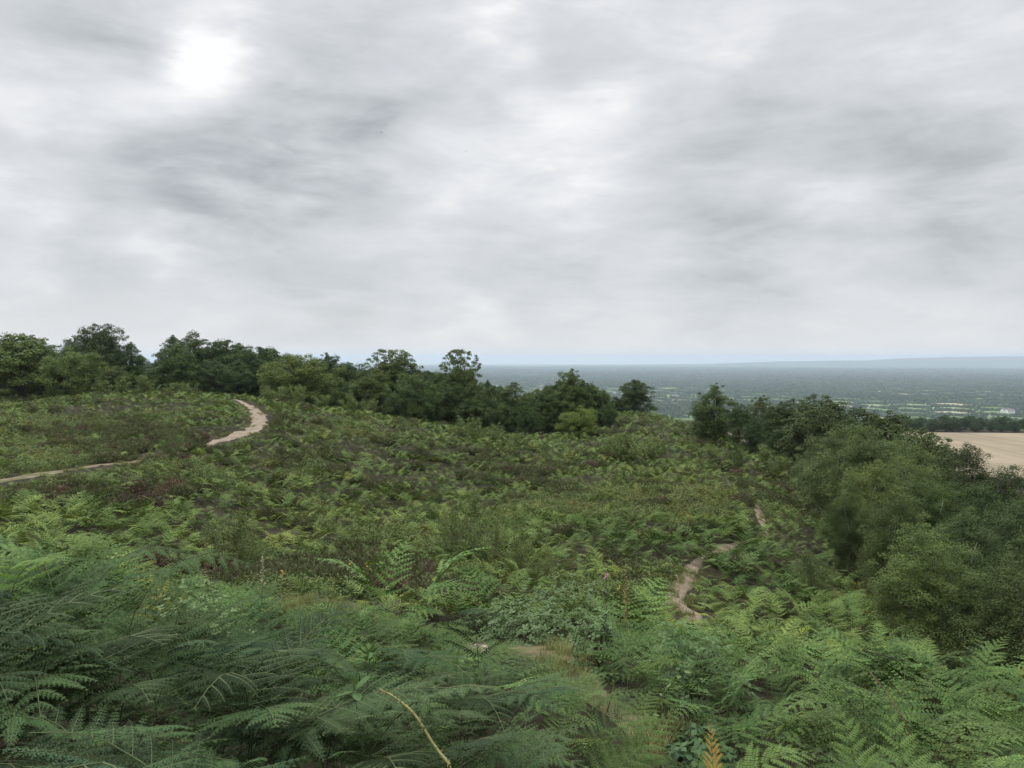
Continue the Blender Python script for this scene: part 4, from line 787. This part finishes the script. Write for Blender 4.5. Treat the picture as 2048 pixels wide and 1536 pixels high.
HB = 'dark green fronds crowding the left fern bank'
for i in range(140):
    px = rnd.uniform(-260, 980); Y = rnd.uniform(1.6, 3.6) if px < 650 else rnd.uniform(2.0, 4.2); x_ = (px-HX)/F*Y; z_ = H1(x_, Y)
    row = np.interp(px, [-300, 0, 250, 450, 650, 900], [1070, 1072, 1100, 1200, 1260, 1310])+(3.6-Y)*rnd.uniform(40, 210)+rnd.uniform(0, 60)*(rnd.random() < .5)
    h_ = (HY-row)/F*Y-z_
    if h_ < .4: continue
    a, b = HPM[i % len(HPM)]; zt = max(v.co.z for v in b.vertices); s_ = min(h_/zt, 1.25); t = ob('bracken_frond', None, None, (x_, Y, z_-.02)); sx_ = min(s_, .9)*rnd.uniform(.9, 1.15); t.scale = (sx_, sx_, s_)
    t.rotation_euler = (rnd.gauss(0, .12), rnd.gauss(0, .12), rnd.gauss(-1.57, .95)); tag(t, 'dark green frond with shade in its tint, crowded in the near left fern bank', 'fern frond', HB); ob('stalk', a, t); q = ob('blade', b, t); g_ = rnd.uniform(.32, 1.0)*(1.25 if rnd.random() < .2 else 1); q.color = (g_*rnd.uniform(.85, 1.1), g_, g_*rnd.uniform(.9, 1.3), 1)  # frond colour lowered to carry the shade of the left bank
for px, Y, h, yaw, lab, kd, sd, ar, top in HF: hero(px, Y, h, yaw, lab, kd, sd, ar, (0, 0), top, 1.0 if kd != 'g' else .9+.3*((sd*37) % 10)/10)

# stems, flowers, seed heads
def simple(name, lab, cat, px, Y, parts, rz=0, sc=1, z=None):
    x = (px-HX)/F*Y; t = ob(name, None, None, (x, Y, H1(x, Y)-.02 if z is None else z)); t.rotation_euler = (0, 0, rz); t.scale = (sc,)*3; tag(t, lab, cat)
    for pn, me in parts: ob(pn, me, t)
    return t
cream = plain_mat('cream_seed', [(.3, .28, .16), (.4, .37, .23)], 30); yelm = plain_mat('yellow_petal', [(.45, .33, .04), (.55, .4, .06)], 30); pink = plain_mat('pink_petal', [(.4, .14, .3), (.5, .22, .38)], 30); pris = plain_mat('prickly_stem', [(.13, .14, .05), (.2, .18, .07)], 20); redm = plain_mat('dead_stalk', [(.14, .08, .05), (.2, .12, .08)], 20)
big = leaf_mat('broad_plant_leaf', [(.075, .12, .04), (.1, .155, .05), (.13, .185, .065)], 'obj', .2, .6, .15, 14)
def spike(h, z0, n, size, spread, m, seed=0, name='spike'):
    r_ = np.random.default_rng(seed); u = r_.random(n); c = np.stack([r_.normal(0, 1, n)*spread*(1-u*.8), r_.normal(0, 1, n)*spread*(1-u*.8), z0+(h-z0)*u], 1); return quads_mesh(name, leafdiamond(c, rdir(r_, n)+np.array((0, 0, .8)), rdir(r_, n), size, size*.45), m)
def stemm(pts_, r0, r1, m, name='stem'):
    b = MB(); b.tube(pts_, np.linspace(r0, r1, len(pts_)), 5); return b.mesh(name, [m])
hh = (HY-1108)/F*5.2-H1((530-HX)/F*5.2, 5.2)
simple('grass_stem', 'tall cream grass seed head rising behind the left ferns', 'grass', 515, 5.2, [('stem', stemm([(0, 0, 0), (.01, 0, hh*.6), (.05, 0, hh)], .003, .0015, M['stalk'])), ('seed_head', (lambda q: (q.transform(mathutils.Matrix.Translation((.035, 0, 0))), q)[1])(spike(hh, hh-.2, 130, .014, .012, cream, 1)))])
simple('foxglove', 'pink foxglove flowering behind the right fern bank', 'flower', 1213, 10.6, [('stem', stemm([(0, 0, 0), (0, 0, 1.0)], .006, .003, M['stalk'])), ('flower', spike(1.02, .9, 22, .04, .015, pink, 2))])
simple('foxglove', 'brown seeded foxglove spike at the back of the right fern bank', 'flower', 1252, 9.6, [('stem', stemm([(0, 0, 0), (.02, 0, .7), (0, 0, 1.15)], .007, .003, redm)), ('seed_head', spike(1.15, .5, 160, .035, .016, plain_mat('seed_pods', [(.2, .17, .07), (.3, .24, .1)], 20), 3))])
for px, Y, h, lab in ((868,12.0,.55,'yellow flower spike among the scrub left of the grassy gap'),(1240,11.2,.8,'yellow flowers beside the pink foxglove'),(700,13.6,.5,'yellow flowers in the scrub above the trodden path'),(735,13.3,.5,'yellow flowers right of the other scrub flowers'),(564,12.4,.45,'small yellow flower near the trodden path, furthest left')):
    simple('ragwort', lab, 'flower', px, Y, [('stem', stemm([(0, 0, 0), (.02, .01, h)], .005, .003, M['stalk'])), ('flower', spike(h+.04, h-.06, 20, .03, .05, yelm, int(px)))])
def bez(p, n=10): return spline(np.array(p), 6)
p0 = np.array((0, 0, 0.)); zz = lambda px, py, Y: P(px, py, Y)
def between(pts3): pts3 = [np.array(p) for p in pts3]; return pts3[0], [p-pts3[0] for p in pts3]
def stick(name, lab, cat, pts3, r0, r1, m, thorns=0, leaves=0):
    o0, rel = between(pts3); c = spline(np.array(rel), 6); t = ob(name, None, None, o0); tag(t, lab, cat); ob('stem', stemm(c, r0, r1, m), t)
    if thorns:
        r_ = np.random.default_rng(8); i = r_.integers(0, len(c), thorns); d = rdir(r_, thorns); ob('thorns', quads_mesh('thorns', leafdiamond(c[i]+d*r0*1.4, d, rdir(r_, thorns), r0*2.4, r0*.6), m), t)
    if leaves:
        r_ = np.random.default_rng(9); i = r_.integers(len(c)//3, len(c), leaves); d = rdir(r_, leaves); ob('leaf', quads_mesh('leaf', leafdiamond(c[i]+d*.03, d, unit(rdir(r_, leaves)+np.array((0, 0, 1))), .06, .035), big), t)
stick('bramble_shoot', 'thick yellowish prickly stem bending over the dark hollow at the bottom', 'stem', [P(900,1530,2.05), P(868,1490,2.1), P(830,1430,2.15), P(790,1395,2.25), P(760,1380,2.35)], .005, .0028, pris, 120)
stick('bramble_shoot', 'long green bramble shoot leaning right in front of the right fern bank', 'stem', [P(1292,1455,5.4), P(1300,1435,5.4), P(1330,1385,5.3), P(1372,1335,5.3)], .006, .003, M['stalk'], 0, 22)
stick('bramble_shoot', 'short green shoot left of the long bramble shoot', 'stem', [P(1212,1430,6.3), P(1222,1395,6.2), P(1232,1350,6.3)], .005, .003, M['stalk'], 0, 12)
stick('dead_stalk', 'reddish dead stalk leaning left in the right fern bank', 'stem', [P(1832,1490,4.1), P(1800,1430,4.1), P(1765,1375,4.15), P(1740,1345,4.2)], .0025, .0035, redm, 40)
stick('dead_stalk', 'thin dark bare twig lying over the right fern bank', 'stem', [P(1725,1300,6.4), P(1770,1312,6.4), P(1810,1322,6.4)], .006, .004, M['bark'])
stick('fallen_branch', 'short pale branch lying beside the narrow sandy path', 'branch', [P(1352,1150,19.5), P(1358,1165,19.2), P(1368,1178,19.0)], .03, .02, plain_mat('dead_wood', [(.25, .22, .14), (.35, .3, .2)], 9))
def broadplant(px, py, Y, lab, n, size, seed, tint=(1, 1, 1)):
    r_ = np.random.default_rng(seed); c = P(px, py, Y); z = H1(c[0], Y); h = c[2]-z; V = MB()
    for i in range(n):
        a = i*2.4+r_.uniform(-.7, .7); el = r_.uniform(-.3, 1.1) if i else 1.35; d = np.array((math.cos(a)*math.cos(el), math.sin(a)*math.cos(el), math.sin(el))); s_ = unit(np.cross(d, (0, 0, 1.))); nrm = np.cross(s_, d); l = size*r_.uniform(.8, 1.15); w_ = l*.24; b = np.array((0, 0, h))+d*size*.12
        row = [(0, .12, 0), (.25, .8, .03), (.5, 1, .02), (.75, .75, -.03), (1, .03, -.12)]; vs = []
        for u, ww, k in row: q = b+d*l*u+np.array((0, 0, 1))*k*l; vs += [q-s_*w_*ww+nrm*w_*.25, q, q+s_*w_*ww+nrm*w_*.25]
        V.add(vs, [(j*3+k, j*3+k+1, j*3+k+4, j*3+k+3) for j in range(4) for k in (0, 1)])
    t = ob('broadleaf_plant', None, None, (c[0], Y, z)); t.rotation_euler = (.12*math.sin(seed*3), .16*math.cos(seed*2), 0); tag(t, lab, 'plant'); ob('stem', stemm([(0, 0, 0), (.02, 0, h*.5), (0, 0, h)], .005, .003, M['stalk']), t); q = ob('foliage', V.mesh('broad_leaves', [big], True), t); q.color = (*tint, 1)
broadplant(935, 1335, 4.0, 'broad leaved sprig with an upright pale leaf in the middle fern bank', 4, .1, 1, (1.0, 1.0, .95))
broadplant(775, 1392, 2.45, 'plant with wide smooth leaves at the end of the prickly stem', 4, .07, 2, (.65, .75, .75))
broadplant(685, 1300, 3.6, 'lobed light green leaves left of the middle fern bank', 9, .07, 3, (.75, .85, .7))
broadplant(740, 1335, 3.1, 'second bunch of light leaves above the prickly stem', 5, .05, 4, (.6, .7, .6))
# rock
rb = MB(); r_ = np.random.default_rng(3); vs = []; nu, nv = 12, 7
for i in range(nv+1):
    for j in range(nu):
        th = math.pi*i/nv; ph = 2*math.pi*j/nu; d = np.array((math.sin(th)*math.cos(ph), math.sin(th)*math.sin(ph), math.cos(th))); vs.append(np.sign(d)*np.abs(d)**.75*np.array((.15, .1, .08))*(1+.12*math.sin(3*ph+i)+r_.uniform(-.05, .05)))
rb.add(vs, [(i*nu+j, i*nu+(j+1) % nu, (i+1)*nu+(j+1) % nu, (i+1)*nu+j) for i in range(nv) for j in range(nu)])
ro = ob('rock', rb.mesh('rock', [plain_mat('pale_stone', [(.3, .24, .19), (.42, .34, .28)], 12, .9, .5)])); ro.location = ((952-HX)/F*9.0, 9.0, H1((952-HX)/F*9.0, 9.0)+.06); tag(ro, 'pale flat stone beside the trodden path', 'rock')
# birds
fth = plain_mat('dark_feather', [(.03, .03, .035), (.05, .05, .055)], 30)
bb = MB(); bb.tube([(0, -.14, 0), (0, -.1, .01), (0, 0, 0), (0, .09, .01), (0, .15, .025), (0, .19, .02)], [.004, .02, .035, .028, .018, .003], 8)
wb = MB()
for sg in (-1, 1): wb.add([(sg*.02, .05, .01), (sg*.18, .07, .07), (sg*.33, -.02, .02), (sg*.17, -.04, .06), (sg*.02, -.05, .01)], [(0, 1, 3, 4), (1, 2, 3)])
bm_, wm_ = bb.mesh('bird_body', [fth], True), wb.mesh('bird_wing', [fth])
for px, py, Y, lab in ((763, 265, 130, 'tiny dark bird in the sky left of centre'), (932, 303, 190, 'second tinier bird lower and right of the first')):
    t = ob('bird', None, None, P(px, py, Y)); t.rotation_euler = (0, .2, 1.0); tag(t, lab, 'bird'); ob('body', bm_, t); ob('wings', wm_, t)


# ------------------------------------------------------------------ haze
def haze():
    me = bpy.data.meshes.new('haze'); a, z0, z1 = 24000, -330, 42
    v = [(x, y, z) for x in (-a, a) for y in (-3000, a) for z in (z0, z1)]
    me.from_pydata(v, [], [(0, 1, 3, 2), (4, 6, 7, 5), (0, 4, 5, 1), (2, 3, 7, 6), (0, 2, 6, 4), (1, 5, 7, 3)])
    m, nt, N = mat('haze'); p = N('ShaderNodeVolumePrincipled'); p.inputs['Color'].default_value = (.73, .87, 1, 1); p.inputs['Density'].default_value = 8.5e-5
    p.inputs['Anisotropy'].default_value = .3
    o = N('ShaderNodeOutputMaterial'); nt.links.new(p.outputs[0], o.inputs['Volume']); me.materials.append(m)
    tag(ob('haze', me), 'pale blue haze over the distant plain', None, kind='stuff')
haze()

# ------------------------------------------------------------------ sky, sun, camera
SUN_EL, SUN_AZ = R(56), R(-38)     # azimuth clockwise from +Y
w = bpy.data.worlds.new('World'); scene.world = w; w.use_nodes = True; nt = w.node_tree; nt.nodes.clear()
N = lambda t, **k: _node(nt, t, **k)
def skydir(px, py): return unit(np.array(((px-HX)/F, 1.0, (HY-py)/F)))
tc = N('ShaderNodeTexCoord'); D = tc.outputs['Generated']
sx = N('ShaderNodeSeparateXYZ'); nt.links.new(D, sx.inputs[0])
mpn = N('ShaderNodeMapping'); mpn.inputs['Scale'].default_value = (1, 1, 3.3); nt.links.new(D, mpn.inputs[0]); c4 = noise(nt, mpn.outputs[0], 5.0, 10, .6, .3)
zc = math_(nt, 'MAXIMUM', sx.outputs[2], 0.0); zz = math_(nt, 'ADD', zc, .26)
cb = N('ShaderNodeCombineXYZ'); nt.links.new(math_(nt, 'DIVIDE', sx.outputs[0], zz), cb.inputs[0]); nt.links.new(math_(nt, 'DIVIDE', sx.outputs[1], zz), cb.inputs[1])
CPv = cb.outputs[0]
c1 = noise(nt, CPv, 1.6, 6, .5, .3); c2 = noise(nt, CPv, 5.0, 5, .5, .3); c3 = noise(nt, CPv, .3, 2, .5)
# warped direction for the big bright gaps and dark bellies
mpn_ = N('ShaderNodeMapping'); mpn_.inputs['Scale'].default_value = (1, 1, 2.6); nt.links.new(D, mpn_.inputs[0])
wn_ = N('ShaderNodeTexNoise'); wn_.inputs['Scale'].default_value = 7.0; wn_.inputs['Detail'].default_value = 5; nt.links.new(mpn_.outputs[0], wn_.inputs['Vector'])
vs = N('ShaderNodeVectorMath', operation='MULTIPLY_ADD'); nt.links.new(wn_.outputs['Color'], vs.inputs[0]); vs.inputs[1].default_value = (.2, .1, .13); nt.links.new(D, vs.inputs[2])
vo = N('ShaderNodeVectorMath', operation='SUBTRACT'); nt.links.new(vs.outputs[0], vo.inputs[0]); vo.inputs[1].default_value = (.1, .05, .065)
tot = None
#@@BLOBS@@
BL = [(480,80,65,.12),(425,105,60,.11),(390,145,55,.16),(330,165,70,.16),(230,185,60,.12),(500,110,45,.14),(1000,70,60,.16),(950,20,50,.06),(1245,205,45,.12),(1130,250,60,.06),(1150,320,60,.05),(1500,60,60,.08),(340,478,45,.16),(690,480,80,.12),(830,390,60,.08),(960,633,45,.1),(1080,400,90,.1),(50,190,50,.08),(0,380,70,.1),(100,525,45,.08),(1430,140,60,.06),(1650,560,80,.04),(1950,625,60,.08),(1350,490,60,.08),(1750,310,70,.05),(2000,420,60,.05),(230,400,40,.06),
      (300,300,95,-.15),(450,390,100,-.15),(600,330,90,-.12),(760,270,80,-.15),(680,330,70,-.08),(200,60,95,-.13),(300,110,50,-.08),(400,440,40,-.08),(170,480,70,-.09),(600,100,90,-.07),(1420,400,110,-.1),(1720,270,90,-.13),(1930,360,90,-.17),(1960,530,90,-.1),(1080,565,90,-.12),(720,545,100,-.13),(1500,545,90,-.12),(1000,250,40,-.09),(880,150,50,-.05),(1460,240,60,-.07),(1880,140,100,-.03),(1150,120,50,-.06),(1640,500,80,-.07),(550,580,60,-.05),(1150,500,50,-.03),(480,230,60,-.04)]
for px, py, rad, amp in BL:
    q = N('ShaderNodeVectorMath', operation='DISTANCE'); nt.links.new(vo.outputs[0], q.inputs[0]); q.inputs[1].default_value = tuple(skydir(px, py))
    e = math_(nt, 'EXPONENT', math_(nt, 'MULTIPLY', math_(nt, 'POWER', q.outputs['Value'], 2.0), -(F/rad)**2*.7)); e = math_(nt, 'MULTIPLY', e, amp*(.8 if amp > 0 else 1.0))
    tot = e if tot is None else math_(nt, 'ADD', tot, e)
c5 = noise(nt, mpn.outputs[0], 8.0, 9, .6, .5)
tot = math_(nt, 'MULTIPLY', tot, math_(nt, 'MULTIPLY', math_(nt, 'ADD', math_(nt, 'MULTIPLY', math_(nt, 'SUBTRACT', c5, .5), 3.6), 1.0), 1.05, clamp=False))
hf = math_(nt, 'MULTIPLY', zc, 6.0, clamp=True)      # calmer towards the horizon
v = math_(nt, 'ADD', math_(nt, 'MULTIPLY', math_(nt, 'SUBTRACT', c1, .5), .26), math_(nt, 'MULTIPLY', math_(nt, 'SUBTRACT', c2, .5), .08))
v = math_(nt, 'ADD', v, math_(nt, 'MULTIPLY', math_(nt, 'SUBTRACT', c4, .5), .54))
v = math_(nt, 'MULTIPLY', v, math_(nt, 'ADD', math_(nt, 'MULTIPLY', hf, .7), .3))
v = math_(nt, 'ADD', math_(nt, 'ADD', v, tot), .745)
v = math_(nt, 'ADD', v, math_(nt, 'MULTIPLY', math_(nt, 'SUBTRACT', 1.0, math_(nt, 'MULTIPLY', zc, 9.0, clamp=True)), .06)); v = math_(nt, 'MAXIMUM', v, .33)
cc = ramp(nt, v, [(0, (0, 0, 0)), (.33, (.385, .41, .43)), (.5, (.495, .52, .54)), (.62, (.61, .635, .66)), (.76, (.745, .765, .795)), (.92, (.95, .955, .96)), (1, (1.05, 1.05, 1.05))])
# overcast skies are brighter overhead than near the horizon
zb = math_(nt, 'MULTIPLY', math_(nt, 'SUBTRACT', sx.outputs[2], .45), 2.2, clamp=True); zb = math_(nt, 'ADD', math_(nt, 'MULTIPLY', zb, 3.6), 1.0)
sk = N('ShaderNodeTexSky', sky_type='NISHITA'); sk.sun_disc = False; sk.sun_elevation = SUN_EL; sk.sun_rotation = SUN_AZ
vm = N('ShaderNodeVectorMath', operation='SCALE'); nt.links.new(cc, vm.inputs[0]); nt.links.new(zb, vm.inputs['Scale'])
b1 = N('ShaderNodeBackground'); nt.links.new(sk.outputs[0], b1.inputs[0]); b1.inputs[1].default_value = .08
b2 = N('ShaderNodeBackground'); nt.links.new(vm.outputs[0], b2.inputs[0]); b2.inputs[1].default_value = 1.0
mx = N('ShaderNodeMixShader'); mx.inputs[0].default_value = .93; nt.links.new(b1.outputs[0], mx.inputs[1]); nt.links.new(b2.outputs[0], mx.inputs[2])
wo = N('ShaderNodeOutputWorld'); nt.links.new(mx.outputs[0], wo.inputs[0])
sl = bpy.data.lights.new('sun', 'SUN'); sl.energy = 1.5; sl.angle = R(14); sl.color = (1, .96, .9); so = ob('sun', sl)
dv = np.array((math.sin(SUN_AZ)*math.cos(SUN_EL), math.cos(SUN_AZ)*math.cos(SUN_EL), math.sin(SUN_EL)))
so.rotation_euler = mathutils.Vector(tuple(dv)).to_track_quat('Z', 'Y').to_euler(); so.location = (0, 0, 30)
cam = bpy.data.cameras.new('camera'); cam.sensor_width = 36; cam.lens = 36*F/2048; cam.shift_y = -(768-HY)/2048; cam.clip_end = 60000; cam.clip_start = .05
co = ob('camera', cam, None, (0, 0, 0)); co.rotation_euler = (R(90), 0, 0); scene.camera = co
vs_ = scene.view_settings; vs_.view_transform = 'Standard'; vs_.look = 'None'; vs_.exposure = 0; vs_.gamma = 1
scene.render.engine = 'CYCLES'
cy = scene.cycles; cy.use_denoising = True; cy.max_bounces = 5; cy.diffuse_bounces = 3; cy.glossy_bounces = 2; cy.transmission_bounces = 3; cy.volume_bounces = 0; cy.sample_clamp_indirect = 4
